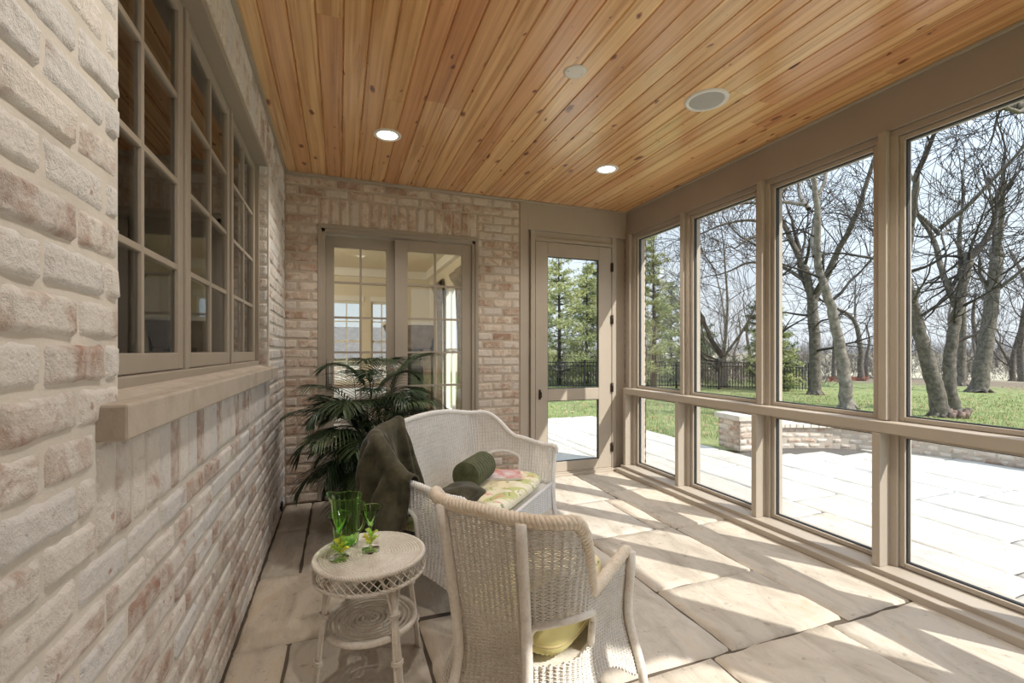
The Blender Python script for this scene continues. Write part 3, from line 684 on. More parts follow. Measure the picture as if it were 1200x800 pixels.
# ------------------------------------------------------------------ low patio wall, brick wing of the porch corner
WP = catmull([(5.43, 4.66), (5.75, 4.58), (6.30, 4.35), (6.72, 4.0), (7.02, 3.5), (7.2, 2.8), (7.3, 2.0), (7.3, 1.0), (7.25, 0)], 6)
mb = MB(); ln = [0]
for a, b in zip(WP, WP[1:]): ln.append(ln[-1]+(b-a).length)
def wp(s):
    s = max(0, min(s, ln[-1]-1e-4))
    for i in range(len(ln)-1):
        if ln[i+1] >= s: break
    f = (s-ln[i])/(ln[i+1]-ln[i]); p = WP[i].lerp(WP[i+1], f); d = (WP[i+1]-WP[i]).normalized()
    return Vector((p[0], p[1], 0)), Vector((d[0], d[1], 0)), Vector((-d[1], d[0], 0))
WT = .235
for k in range(4):
    s = -(BL/2 if k % 2 else 0)
    while s < ln[-1]-.1:
        p, d, nrm = wp(max(s, 0)+.001); v = -.045+k*.07; l = BL if s >= 0 else BL/2
        brick(mb, p+Vector((0, 0, v)), d, Vector((0, 0, 1)), -nrm, J/2, l-J/2, .005, .065, random.random(), nu=3, nv=2)
        s += BL
mb.cm = 1
for i in range(len(WP)-1):
    p, d, nr = wp(ln[i]+.001); q, d2, nr2 = wp(ln[i+1]-.001); up = Vector((0, 0, WT)); dn = Vector((0, 0, -.15))
    mb.add([p+dn, q+dn, q+nr2*.3+dn, p+nr*.3+dn, p+up, q+up, q+nr2*.3+up, p+nr*.3+up], [(0, 1, 5, 4), (4, 5, 6, 7), (2, 3, 7, 6)])
t = thing('low_patio_wall', 'low curved brick wall with pale cap stones along the far patio edge', 'wall', (0, 0, 0))
mb.build('brickwork', [M['brick_tan'], M['mortar_tan']], t)
mb = MB()
for i in range(len(WP)-1):
    mb.cr = random.random(); p, d, nr = wp(ln[i]+.004); q, d2, nr2 = wp(ln[i+1]-.004); vs = []
    for z in (WT, WT+.055):
        for (a, n_) in ((p, nr), (q, nr2)): vs += [a-n_*.04+Vector((0, 0, z)), a+n_*.34+Vector((0, 0, z))]
    mb.add(vs, [(0, 2, 3, 1), (4, 5, 7, 6), (0, 4, 6, 2), (1, 3, 7, 5), (0, 1, 5, 4), (2, 6, 7, 3)])
mb.build('cap_stones', M['cap_stone'], t, bevel=.006)
t = thing('brick_patio_pier', 'square brick pier with pale flat cap at the end of the low patio wall', 'pier', (4.92, 4.62, -.04), R(-8))
mb = MB()
for (P, U, N) in (((-.0, 0, 0), (1, 0, 0), (0, -1, 0)), ((0, .42, 0), (0, -1, 0), (-1, 0, 0)), ((.42, 0, 0), (0, 1, 0), (1, 0, 0)), ((.42, .42, 0), (-1, 0, 0), (0, 1, 0))):
    brick_face(mb, P, U, (0, 0, 1), N, .42, .40, fine=False, phase=(N[0] != 0))
mb.build('shaft', [M['brick_tan'], M['mortar_tan']], t)
mb = MB(); mb.box(-.04, .46, -.04, .46, .40, .47); mb.build('cap', M['cap_stone'], t, bevel=.008)
t = thing('brick_corner_pier', 'narrow sunlit brick pier at the outside corner beyond the first window', 'pier', (2.93, 4.33, -.04))
mb = MB()
for (P, U, N, w) in (((0, 0, 0), (1, 0, 0), (0, -1, 0), .30), ((.30, 0, 0), (0, 1, 0), (1, 0, 0), .28), ((0, .28, 0), (0, -1, 0), (-1, 0, 0), .28), ((.3, .28, 0), (-1, 0, 0), (0, 1, 0), .3)):
    brick_face(mb, P, U, (0, 0, 1), N, w, 2.6, fine=False, phase=(N[0] != 0))
mb.build('shaft', [M['brick_tan'], M['mortar_tan']], t)

# ------------------------------------------------------------------ garden fence
TH = math.atan(202/540); FW = Vector((math.sin(TH), math.cos(TH), 0)); RT = Vector((math.cos(TH), -math.sin(TH), 0))
fp = [Vector((8.2, 18.6, 0)), Vector((14.0, 16.6, 0)), Vector((18.0, 13.3, 0))]
t = thing('metal_garden_fence', 'long black metal picket fence across the lawn, seen through the door and windows', 'fence')
pk = MB(); rl = MB(); npost = 0
for a, b in zip(fp, fp[1:]):
    L_ = (b-a).length; d = (b-a)/L_; n = max(1, round(L_/2.0)); 
    for i in range(n+1):
        p = a+d*(L_*i/n); z = gz(p.x, p.y)
        mb = MB(); mb.box(p.x-.035, p.x+.035, p.y-.035, p.y+.035, z-.05, z+1.22); mb.lathe([(.045, 0), (.045, .02), (.02, .05), (.001, .06)], 8, (p.x, p.y, z+1.22)); mb.build('post', M['black_metal'], t); npost += 1
        if i < n:
            q = a+d*(L_*(i+1)/n); z2 = gz(q.x, q.y)
            for h in (.12, .98, 1.14): rl.tube([(p.x, p.y, z+h), (q.x, q.y, z2+h)], .022, 4)
            m_ = 16
            for j in range(1, m_): x = p.lerp(q, j/m_); zz = gz(x.x, x.y); pk.box(x.x-.011, x.x+.011, x.y-.011, x.y+.011, zz+.05, zz+1.17)
rl.build('rails', M['black_metal'], t); pk.build('pickets', M['black_metal'], t, kind='stuff')

# ------------------------------------------------------------------ trees
def px2(px, py, d, off=0):
    """point at camera depth d seen towards image position (px, py) of the 1200x800 frame"""
    return FW*(d+off*.0) + RT*((px-600)/540*d) + Vector((0, 0, 1.283+(411-py)/540*d)) + FW*off
def grow(mb, p, d, r, L_, lev, rng, maxlev, up=.15, spread=.7, wig=.25, nchild=None, twig=.006, shrink=.62):
    n = 5 if lev < maxlev else 3; pts = [p.copy()]; rad = [r]; q = p.copy(); dd = d.normalized(); kids = []
    for i in range(n):
        dd = (dd + Vector((rng.uniform(-1, 1), rng.uniform(-1, 1), rng.uniform(-1, 1)))*wig + Vector((0, 0, up))*.35).normalized()
        q = q + dd*(L_/n); pts.append(q.copy()); rad.append(max(twig, r*(1-.62*(i+1)/n))); kids.append((q.copy(), dd.copy(), rad[-1]))
    mb.tube(pts, rad, 6 if r > .05 else (4 if r > .018 else 3), caps=False)
    if lev >= maxlev: return
    nc = nchild if nchild else 3
    for k in range(nc):
        q, dk, rk = kids[min(n-1, max(1, int(rng.uniform(1, n))))]
        ax = dk.orthogonal().normalized(); ax.rotate(Matrix.Rotation(rng.uniform(0, 6.283), 3, dk))
        nd = (dk + ax*rng.uniform(.45, 1.0)*spread*1.5).normalized()
        grow(mb, q, nd, max(twig, rk*rng.uniform(.5, .75)), L_*rng.uniform(.5, .8)*shrink/.62, lev+1, rng, maxlev, up, spread, wig, None, twig, shrink)
    grow(mb, kids[-1][0], kids[-1][1], kids[-1][2], L_*.66, lev+1, rng, maxlev, up, spread, wig, None, twig, shrink)
def limb_tree(label, d, limbs, seed, bark='bark', name='bare_tree', maxlev=3, blen=2.0, flare=True, kids=7, group=None, twig=.007):
    """limbs: [(points [(px,py,depth_offset)], r0, r1)], first is the trunk"""
    rng = random.Random(seed); base = px2(*limbs[0][0][0][:2], d); base.z = gz(base.x, base.y)-.05
    t = thing(name, label, 'tree', tuple(base), 0, group); tr = MB(); br = MB()
    for li, (pts, r0, r1) in enumerate(limbs):
        P = [px2(a, b, d, c)-base for a, b, c in pts]
        if li == 0: P[0] = Vector((0, 0, 0))
        S = catmull(P, 6); n = len(S); rad = [r0+(r1-r0)*(i/(n-1))**.8 for i in range(n)]
        for i in range(n): S[i] = S[i] + Vector((nz(i*.5, seed, li), nz(i*.5, seed+9, li), 0))*rad[i]*.35
        if li == 0 and flare:
            for i in range(min(4, n)): rad[i] *= (1.35, 1.15, 1.05, 1.0)[i]
            for k in range(5):
                a = k*1.2566+seed; r_ = rad[0]*.9
                tr.tube([Vector((0, 0, r0*1.2)), Vector((math.cos(a)*r_*.7, math.sin(a)*r_*.7, .16)), Vector((math.cos(a)*r_*1.6, math.sin(a)*r_*1.5, -.03))], [r0*.42, r0*.30, r0*.10], 7)
        tr.tube(S, rad, 12 if r0 > .1 else 7, caps=False)
        m_ = kids if li else max(3, kids-2)
        for k in range(m_):
            i = int(n*(.35+.62*(k+rng.random())/m_)); i = min(i, n-2); dk = (S[i+1]-S[i]).normalized()
            ax = dk.orthogonal().normalized(); ax.rotate(Matrix.Rotation(rng.uniform(0, 6.283), 3, dk))
            grow(br, S[i], dk*.5+ax, max(.012, rad[i]*rng.uniform(.22, .45)), blen*rng.uniform(.6, 1.15), 1, rng, maxlev, twig=twig)
        grow(br, S[-1], (S[-1]-S[-2]), rad[-1], blen*1.1, 0, rng, maxlev, twig=twig)
    tr.build('trunk', M[bark], t); br.build('branches', M['twig'], t); return t
# the two tall oaks in the third window
limb_tree('tall dark oak with forked upright trunk beside the end of the black fence', 17.5, [
    ([(955, 461, 0), (955, 420, 0), (953, 370, 0), (951, 345, 0)], .20, .17),
    ([(951, 352, 0), (945, 320, 0), (938, 290, .3), (930, 250, .8), (917, 215, 1.2), (905, 190, 1.6)], .15, .05),
    ([(952, 352, 0), (962, 325, -.3), (968, 300, -.6), (976, 262, -1.2), (985, 215, -1.5), (992, 180, -1.8)], .15, .05),
    ([(946, 330, 0), (925, 300, 1), (910, 275, 1.6), (898, 262, 2)], .08, .035)], 3, blen=2.2, kids=7)
limb_tree('tall oak with grey trunk leaning left, in front of the forked oak', 13.3, [
    ([(993, 477, 0), (990, 445, 0), (984, 405, 0), (975, 365, 0), (966, 335, 0), (958, 305, 0), (950, 255, -.3), (940, 215, -.5), (930, 185, -.8)], .185, .05),
    ([(956, 300, 0), (966, 275, .5), (982, 240, .9), (992, 212, 1.2), (1008, 190, 1.5), (1018, 172, 1.8)], .09, .04),
    ([(945, 240, 0), (925, 225, .8), (908, 222, 1.2)], .06, .03), ([(948, 245, 0), (957, 215, .8), (968, 180, 1.2)], .07, .035)], 5, 'bark_pale', blen=1.9, kids=7)
limb_tree('slender dark curved tree standing right of the leaning oak', 26, [
    ([(1009, 440, 0), (1008, 405, 0), (1003, 380, 0), (994, 368, 0), (982, 362, 0)], .16, .07), ([(1002, 378, 0), (1010, 350, .5), (1018, 325, 1)], .07, .03)], 8, maxlev=3, blen=2.2, kids=6)
# the clump in the last window
limb_tree('thick leaning oak with cut stump at its foot, nearest the last window', 11.6, [
    ([(1104, 486, 0), (1096, 455, 0), (1086, 420, 0), (1077, 385, 0), (1068, 350, 0), (1060, 315, 0), (1056, 290, -.2), (1050, 250, -.5), (1046, 215, -.7)], .20, .06),
    ([(1060, 312, 0), (1052, 300, .5), (1040, 290, 1)], .06, .03), ([(1070, 356, 0), (1055, 345, -.5), (1045, 338, -.9)], .05, .02)], 12, blen=1.5, kids=6)
limb_tree('oak rising behind the thick leaning oak, bending right and forking high', 12.6, [
    ([(1120, 479, 0), (1113, 455, 0), (1113, 420, 0), (1118, 385, 0), (1124, 355, 0), (1132, 318, 0), (1136, 302, 0)], .165, .10),
    ([(1122, 360, 0), (1117, 320, .3), (1121, 285, .6), (1120, 262, .8), (1112, 235, 1), (1118, 200, 1.2), (1112, 170, 1.4)], .09, .035),
    ([(1121, 262, .5), (1135, 240, 0), (1150, 215, -.3), (1165, 190, -.6), (1172, 165, -.8)], .06, .03),
    ([(1136, 303, 0), (1140, 296, .2), (1141, 300, .3)], .10, .08), ([(1121, 270, .5), (1105, 240, .8), (1090, 235, 1.1), (1082, 215, 1.3)], .05, .025),
    ([(1113, 270, 0), (1090, 275, -.5), (1068, 285, -.9), (1060, 305, -1.2)], .035, .02)], 17, blen=1.3, kids=7, flare=False)
limb_tree('upright oak right of the leaning pair with fork and broad foot', 18.5, [
    ([(1147, 459, 0), (1151, 425, 0), (1158, 385, 0), (1163, 345, 0), (1167, 310, 0), (1170, 298, 0)], .29, .18),
    ([(1167, 305, 0), (1175, 292, .4), (1190, 280, .8), (1203, 270, 1.2), (1225, 250, 1.5)], .14, .05),
    ([(1168, 300, 0), (1160, 270, -.4), (1150, 235, -.8), (1146, 200, -1)], .12, .04),
    ([(1169, 300, 0), (1172, 260, .2), (1171, 215, .4)], .09, .03), ([(1163, 345, 0), (1180, 320, -.5), (1195, 300, -1), (1215, 292, -1.4)], .07, .03)], 23, blen=2.1, kids=6)
limb_tree('slim straight trunk between the leaning oak pair and the broad footed oak', 22, [([(1125, 452, 0), (1127, 420, 0), (1128, 380, 0), (1128, 330, 0), (1124, 280, 0), (1128, 240, 0)], .20, .06)], 29, blen=2.4, kids=8)
limb_tree('small dark crooked tree at the far right of the last window', 27, [([(1188, 450, 0), (1186, 430, 0), (1190, 405, 0), (1196, 385, 0)], .16, .08), ([(1186, 432, 0), (1178, 405, .3), (1170, 385, .6)], .09, .04)], 31, blen=1.8, kids=6)
# big limb of a near oak reaching into the top of the last window
limb_tree('great bare oak off to the right whose dark limb reaches into the last window', 8.2, [
    ([(1420, 520, 0), (1400, 420, 0), (1370, 320, 0), (1330, 210, 0), (1300, 170, 0)], .30, .18),
    ([(1318, 185, 0), (1270, 150, 0), (1230, 132, 0), (1205, 127, 0), (1180, 124, 0), (1165, 127, 0)], .15, .06), ([(1200, 127, 0), (1180, 138, -.2), (1160, 137, -.3), (1140, 131, -.4)], .045, .025),
    ([(1230, 132, 0), (1235, 90, 0), (1250, 40, 0)], .1, .05)], 37, blen=.7, kids=3)
# the pale maple in the second window
limb_tree('pale barked bare maple with upswept limbs behind the fence in the second window', 21, [
    ([(848, 452, 0), (848, 432, 0), (847, 418, 0)], .17, .14),
    ([(847, 420, 0), (838, 405, .4), (825, 380, 1), (814, 352, 1.6), (806, 340, 2)], .08, .03),
    ([(847, 420, 0), (846, 390, -.4), (843, 355, -.8), (838, 320, -1), (834, 295, -1.2)], .08, .03),
    ([(848, 420, 0), (856, 390, .5), (858, 350, 1), (855, 310, 1.5)], .07, .03),
    ([(848, 418, 0), (862, 385, -.8), (872, 350, -1.4), (882, 320, -2)], .07, .03)], 41, 'bark_pale', blen=2.0, kids=9, maxlev=3)
# overhanging bare branches from a taller tree above the second window
limb_tree('tall bare tree behind the window post, its branches arching over the maple', 15, [
    ([(899, 470, 0), (899, 400, 0), (900, 320, 0), (902, 250, 0)], .22, .15),
    ([(902, 262, 0), (880, 255, .3), (855, 258, .6), (838, 264, 1)], .06, .025), ([(901, 290, 0), (880, 282, -.4), (860, 288, -.8), (845, 298, -1.1)], .06, .025),
    ([(901, 310, 0), (885, 305, .4), (870, 312, .8), (858, 316, 1)], .05, .02)], 43, blen=1.4, kids=6)

def conifer_parts(h, w, seed, sparse=.0, tw='twig', needle='needle', drop=.1, n_w=None, z0=.08):
    rng = random.Random(seed); tr = MB(); fo = MB()
    tr.tube([(0, 0, -.1), (.03, 0, h*.4), (0, .03, h*.8), (0, 0, h)], [h*.016, h*.012, h*.006, .01], 8)
    nw = n_w or int(h*3.2)
    for i in range(nw):
        f = z0+(1-z0)*(i/nw)**.9; z = h*f
        for k in range(rng.randint(4, 6)):
            if rng.random() < sparse: continue
            a = rng.uniform(0, 6.283); L_ = w*(1-f)**.75*rng.uniform(.65, 1.15)+.12
            rise = rng.uniform(.05, .35)-drop; pts = [Vector((0, 0, z))]
            for j in range(1, 5): pts.append(Vector((math.cos(a+j*.05)*L_*j/4, math.sin(a+j*.05)*L_*j/4, z+rise*L_*j/4+.03*j)))
            tr.tube(pts, [.022, .018, .013, .009, .005], 3, caps=False)
            for j in range(int(8+L_*16)):
                s_ = rng.uniform(.25, 1.0)*4; i0 = min(3, int(s_)); c = pts[i0].lerp(pts[i0+1], s_-i0) + Vector((rng.gauss(0, .1), rng.gauss(0, .1), rng.gauss(0, .06)))*(.5+L_*.5)
                fo.cr = rng.random()
                vs = []; fs = []
                for m_ in range(9):
                    dv = Vector((rng.gauss(0, 1), rng.gauss(0, 1), rng.gauss(.25, .8))).normalized()*rng.uniform(.10, .22)
                    sd_ = dv.cross(Vector((rng.gauss(0, 1), rng.gauss(0, 1), rng.gauss(0, 1)))).normalized()*.013
                    o = len(vs); vs += [c-sd_, c+sd_, c+dv]; fs.append((o, o+1, o+2))
                fo.add(vs, fs)
    return tr, fo
def conifer(label, loc, h, w, seed, needle='needle', name='pine_tree', group=None, **k):
    t = thing(name, label, 'tree', loc, 0, group); tr, fo = conifer_parts(h, w, seed, **k); tr.build('trunk', M['twig'], t); fo.build('needles', M[needle], t); return t
def gpt(px, d):
    p = FW*d+RT*((px-600)/540*d); return (p.x, p.y, gz(p.x, p.y))
pine_d = conifer('loose sunlit yellow green pine, left one seen through the porch door glass', gpt(655, 22), 6.6, 2.1, 1, sparse=.1, z0=.04)
conifer('tall darker evergreen rising at the right of the porch door glass', gpt(706, 25), 9.0, 2.2, 2, 'needle_d', 'evergreen_tree', sparse=.05)
conifer('tall airy young pine in the middle of the first window', gpt(766, 20), 7.0, 1.5, 3, sparse=.32, z0=.05)
conifer('dense dark green evergreen at the right of the second window', gpt(893, 20), 4.2, 1.5, 4, 'needle_d', 'evergreen_tree', z0=.02)
dup(pine_d, gpt(688, 23.5), 2.1, 'bushy sunlit pine, right one seen through the porch door glass', .92)
dup(pine_d, gpt(630, 24.5), 1.1, 'sunlit pine behind the left stile of the porch door', 1.05)
dup(pine_d, gpt(738, 26), 4.0, 'sunlit pine showing at the left edge of the first window', .9)
dup(pine_d, gpt(786, 25), 5.0, 'sunlit pine behind and right of the airy young pine', .82)
conifer('low dark evergreen bush under the maple on its left', gpt(815, 25), 3.6, 2.0, 6, 'needle_d', 'evergreen_tree', z0=.02)
conifer('small pale green cypress beside the fence in the third window', gpt(905, 19.5), 3.6, 1.3, 7, 'needle', 'evergreen_tree', z0=.02, sparse=.1)

# woodland behind: bare trees of four builds, copied
protos = []
for s_ in range(5):
    rng = random.Random(100+s_); t = thing('woodland_tree', 'bare woodland tree in the belt behind the lawn', 'tree', (0, 0, 0), 0, 'bare woodland trees behind the lawn'); mb = MB(); h = rng.uniform(5.5, 8)
    S = catmull([Vector((0, 0, -.1)), Vector((rng.uniform(-.2, .2), rng.uniform(-.2, .2), h*.25)), Vector((rng.uniform(-.5, .5), rng.uniform(-.4, .4), h*.55)), Vector((rng.uniform(-.7, .7), rng.uniform(-.7, .7), h*.8))], 5)
    mb.tube(S, [.17-.12*i/(len(S)-1) for i in range(len(S))], 7, caps=False); mb.build('trunk', M['bark'], t); br = MB()
    for k in range(9):
        i = min(len(S)-2, int(3+(len(S)-4)*(k/8))); dk = (S[i+1]-S[i]).normalized(); ax = dk.orthogonal().normalized(); ax.rotate(Matrix.Rotation(k*2.4, 3, dk))
        grow(br, S[i], dk*.7+ax, .032, h*.30, 1, rng, 3, up=.35, twig=.007)
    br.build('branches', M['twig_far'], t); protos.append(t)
rng = random.Random(5); used = set()
spots = []
for k in range(12): spots.append((rng.uniform(735, 1250), rng.uniform(25, 36)))
for k in range(16): spots.append((rng.uniform(620, 1290), rng.uniform(38, 75)))
ordw = ['first', 'second', 'third', 'fourth', 'fifth', 'sixth', 'seventh', 'eighth', 'ninth', 'tenth', 'eleventh', 'twelfth']
def where(px_):
    for a, b, w_ in ((0, 725, 'the porch door'), (725, 800, 'the first window'), (800, 890, 'the second window'), (890, 1036, 'the third window'), (1036, 1205, 'the last window')):
        if a <= px_ < b: return w_
    return 'the frame edge, beyond the last window'
spots.sort(); cnt = {}
for k, (px_, d) in enumerate(spots):
    pr_ = protos[k % 5]; loc = gpt(px_, d); key = (where(px_), d < 37); cnt[key] = cnt.get(key, 0)+1
    lab = '%s bare woodland tree, %s from the left behind %s' % ('nearer' if key[1] else 'far', ordw[cnt[key]-1], key[0])
    if k < 5: pr_.location = loc; pr_.rotation_euler.z = rng.uniform(0, 6); pr_['label'] = lab
    else: dup(pr_, loc, rng.uniform(0, 6), lab, rng.uniform(.75, 1.2))
# brushwood belt along the lawn edge: beyond counting
def thicket_mb(mb, loc, n, h, w, rng):
    for k in range(n):
        a = rng.uniform(0, 6.28); r = w*rng.random()**.6; p = Vector(loc)+Vector((math.cos(a)*r, math.sin(a)*r*.6, -.05)); grow(mb, p, Vector((rng.gauss(0, .5), rng.gauss(0, .5), 1)), .014, h*rng.uniform(.4, .7), 1, rng, 3, up=.2, twig=.006, spread=.9)
rng = random.Random(8); bw_ = MB()
for (a, b, dd_, n_) in ((615, 960, 23.5, 16), (900, 1260, 30, 10), (900, 1300, 44, 16), (600, 1300, 62, 20)):
    for i in range(n_):
        s_ = rng.uniform(.8, 1.25)*(1 if dd_ < 40 else 1.6); thicket_mb(bw_, gpt(a+(b-a)*(i+rng.random())/n_, dd_*rng.uniform(.94, 1.1)), 26, 1.7*s_*(1 if dd_ > 40 else .8), 2.1*s_, rng)
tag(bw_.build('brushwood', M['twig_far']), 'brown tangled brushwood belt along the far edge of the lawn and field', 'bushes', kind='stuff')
def thicket(name, label, loc, n, h, w, m, seed):
    mb = MB(); thicket_mb(mb, (0, 0, 0), n, h, w, random.Random(seed)); return tag(mb.build(name, M[m], loc=loc), label, 'brushwood', kind='stuff')
for (px_, d, lab) in ((985, 25, 'low heap of russet brushwood left of the slender curved tree'), (1003, 26, 'low heap of russet brushwood at the foot of the slender curved tree')):
    o = thicket('brush_pile', lab, gpt(px_, d), 34, .45, .9, 'rust', int(px_)); o.scale.z = .55
# cut stump and logs at the foot of the leaning oak
t = thing('cut_stump', 'split cut stump with reddish wood at the foot of the leaning oak', 'stump', gpt(1122, 11.4)); st = MB()
for k in range(6):
    a = k*1.05; st.tube([(math.cos(a)*.16, math.sin(a)*.12, -.03), (math.cos(a)*.2+.02, math.sin(a)*.15, .10+.05*(k % 3))], [.09, .07], 8)
st.build('stump_wood', noisy('reddish heartwood', (.30, .21, .165), (.12, .08, .065), 9), t)
mb = MB(); mb.tube([(.30, -.02, .02), (.40, -.05, .20)], [.07, .075], 9); mb.tube([(.1, .1, .1), (.36, .05, .16)], [.05, .05], 8); mb.build('log', M['bark'], t)
# fallen leaves and grass tufts: beyond counting
rng = random.Random(77); mb = MB()
for k in range(5200):
    px_ = rng.uniform(610, 1300); d = 7.5+14*rng.random()**.9; p = gpt(px_, d)
    if p[0] < 7.6 and p[1] < 8.3 and not (p[0] > 7.6): 
        if p[1] < 8.35 and p[0] < 4.9 or (p[0] < 7.7 and p[1] < 5.1): continue
    a = rng.uniform(0, 6.28); s_ = rng.uniform(.025, .05); v = Vector(p)+Vector((0, 0, .012)); t1 = Vector((math.cos(a), math.sin(a), rng.uniform(-.2, .5)))*s_; t2 = Vector((-math.sin(a), math.cos(a), rng.uniform(-.2, .3)))*s_*.6
    mb.add([v-t1, v-t2*1.0, v+t1, v+t2], [(0, 1, 2, 3)])
tag(mb.build('fallen_leaves', M['dryleaf']), 'dry brown leaves scattered over the green lawn', 'leaves', kind='stuff')
mb = MB()
for k in range(16000):
    px_ = rng.uniform(610, 1300); d = 7.3+10*rng.random()**1.2; p = gpt(px_, d)
    if (p[1] < 8.32 and p[0] < 4.85) or (p[0] < 7.65 and p[1] < 5.05): continue
    v = Vector(p)-Vector((0, 0, .02)); a = rng.uniform(0, 6.28); s_ = Vector((math.cos(a), math.sin(a), 0))*.006; tp_ = Vector((rng.gauss(0, .02), rng.gauss(0, .02), rng.uniform(.05, .11)))
    mb.add([v-s_, v+s_, v+tp_], [(0, 1, 2)])
tag(mb.build('grass', noisy('grass blades', (.34, .38, .16), (.18, .23, .08), 2)), 'short green grass blades of the lawn beyond the patio', 'grass', kind='stuff')
# ------------------------------------------------------------------ woven furniture
def braid(mb, path, r, turns, closed=False, strands=3):
    """plaited rim: thick strands winding round the rim line"""
    P = [Vector(p) for p in path]; n = len(P)
    ln = sum((P[i+1]-P[i]).length for i in range(n-1)); steps = max(n, int(turns*7))
    # resample
    cum = [0]
    for i in range(n-1): cum.append(cum[-1]+(P[i+1]-P[i]).length)
    def at(s):
        s = max(0, min(s, cum[-1]-1e-6)); lo = 0; hi = n-2
        while lo < hi:
            m_ = (lo+hi+1)//2
            if cum[m_] <= s: lo = m_
            else: hi = m_-1
        f = (s-cum[lo])/max(1e-9, cum[lo+1]-cum[lo]); return P[lo].lerp(P[lo+1], f), (P[lo+1]-P[lo]).normalized()
    prev = None; fr = []
    for i in range(steps+1):
        p, t = at(cum[-1]*i/steps)
        if prev is None: u = t.cross(Vector((0, 0, 1)) if abs(t.z) < .9 else Vector((1, 0, 0))).normalized()
        else: u = (prev-t*prev.dot(t)).normalized()
        prev = u; fr.append((p, u, t.cross(u)))
    for k in range(strands):
        pts = []
        for i, (p, u, w) in enumerate(fr):
            a = 2*math.pi*(turns*i/steps+k/strands); pts.append(p+(u*math.cos(a)+w*math.sin(a))*r*.64)
        mb.tube(pts, r*.52, 6)
def resample(f, n): return [f(i/n) for i in range(n+1)]
class Shell:
    """woven shell of a chair or settee in its own coordinates: x across, y towards the front, z up.
    t in [-1, 1] runs from the left front end round the back to the right front end"""
    def __init__(s, hw, yf, yb, rc, ztop, off, zbot):
        s.hw, s.yf, s.yb, s.rc, s.ztop, s.off, s.zbot = hw, yf, yb, rc, ztop, off, zbot
        s.a = yf-(yb+rc); s.b = rc*math.pi/2; s.c = hw-rc; s.T = s.a+s.b+s.c
    def plan(s, t):
        sg = -1 if t < 0 else 1; q = (1-abs(t))*s.T     # distance from the front end
        if q < s.a: p = Vector((s.hw, s.yf-q, 0)); n = Vector((1, 0, 0))
        elif q < s.a+s.b:
            an = (q-s.a)/s.rc; p = Vector((s.hw-s.rc+s.rc*math.cos(an), s.yb+s.rc-s.rc*math.sin(an), 0)); n = Vector((math.cos(an), -math.sin(an), 0))
        else: p = Vector((s.hw-s.rc-(q-s.a-s.b), s.yb, 0)); n = Vector((0, -1, 0))
        p.x *= sg; n.x *= sg; return p, n
    def P(s, t, z):
        p, n = s.plan(t); q = p+n*s.off(t, z, s); q.z = z; return q
    def N(s, t, z):
        a = s.P(min(t+.01, 1), z)-s.P(max(t-.01, -1), z); b = s.P(t, z+.01)-s.P(t, z-.01); n = a.cross(b)
        return n.normalized() if n.length > 1e-9 else s.plan(t)[1]
    def yof(s, t): return s.plan(t)[0].y
def weave(mb, S, nst, pitch, mask, r=.0022, st_r=.0045, amp=.0042, step=1):
    zmax = max(S.ztop(S, -1+2*i/80) for i in range(81)); ts = [-1+2*i/nst for i in range(nst+1)]
    for t in ts:                                        # stakes
        z0, z1 = S.zbot(S, t), S.ztop(S, t); run = []
        n = max(4, int((z1-z0)/.02))
        for i in range(n+1):
            z = z0+(z1-z0)*i/n
            if mask(t, z):
                if len(run) > 1: mb.tube(run, st_r, 6, caps=False)
                run = []
            else: run.append(S.P(t, z))
        if len(run) > 1: mb.tube(run, st_r, 6, caps=False)
    z = min(S.zbot(S, -1+2*i/40) for i in range(41)); j = 0; sub = 4
    while z < zmax:                                     # weavers, bulging over every stake
        run = []
        for i in range(nst*sub+1):
            t = -1+2*i/(nst*sub)
            if z < S.zbot(S, t)-1e-6 or z > S.ztop(S, t) or mask(t, z):
                if len(run) > 2: mb.tube(run, r, 4, caps=False)
                run = []; continue
            a = math.cos(2*math.pi*i/sub)*.9+.35*math.cos(math.pi*(i/sub+j)); run.append(S.P(t, z)+S.N(t, z)*(amp*a+.002))
        if len(run) > 2: mb.tube(run, r, 4, caps=False)
        z += pitch*(1+.12*math.sin(j*1.7)); j += 1
def panel(mb, A, B, zt, zb, nst, pitch, r, amp, bow=0):
    """flat woven skirt panel between plan points A and B; zt/zb are functions of 0..1"""
    A, B = Vector(A), Vector(B); d = (B-A); n = Vector((d.y, -d.x, 0)).normalized()
    P = lambda u, z: Vector((A.x+d.x*u, A.y+d.y*u, z))+n*bow*math.sin(math.pi*u)
    for i in range(nst+1): mb.tube([P(i/nst, zb(i/nst)), P(i/nst, zt(i/nst))], .003, 5, caps=False)
    z = min(zb(i/20) for i in range(21)); j = 0; zm = max(zt(i/20) for i in range(21))
    while z < zm:
        run = []
        for i in range(nst*2+1):
            u = i/(nst*2)
            if z < zb(u) or z > zt(u):
                if len(run) > 2: mb.tube(run, r, 4, caps=False)
                run = []; continue
            run.append(P(u, z)+n*amp*math.cos(math.pi*(i/2+j)))
        if len(run) > 2: mb.tube(run, r, 4, caps=False)
        z += pitch; j += 1
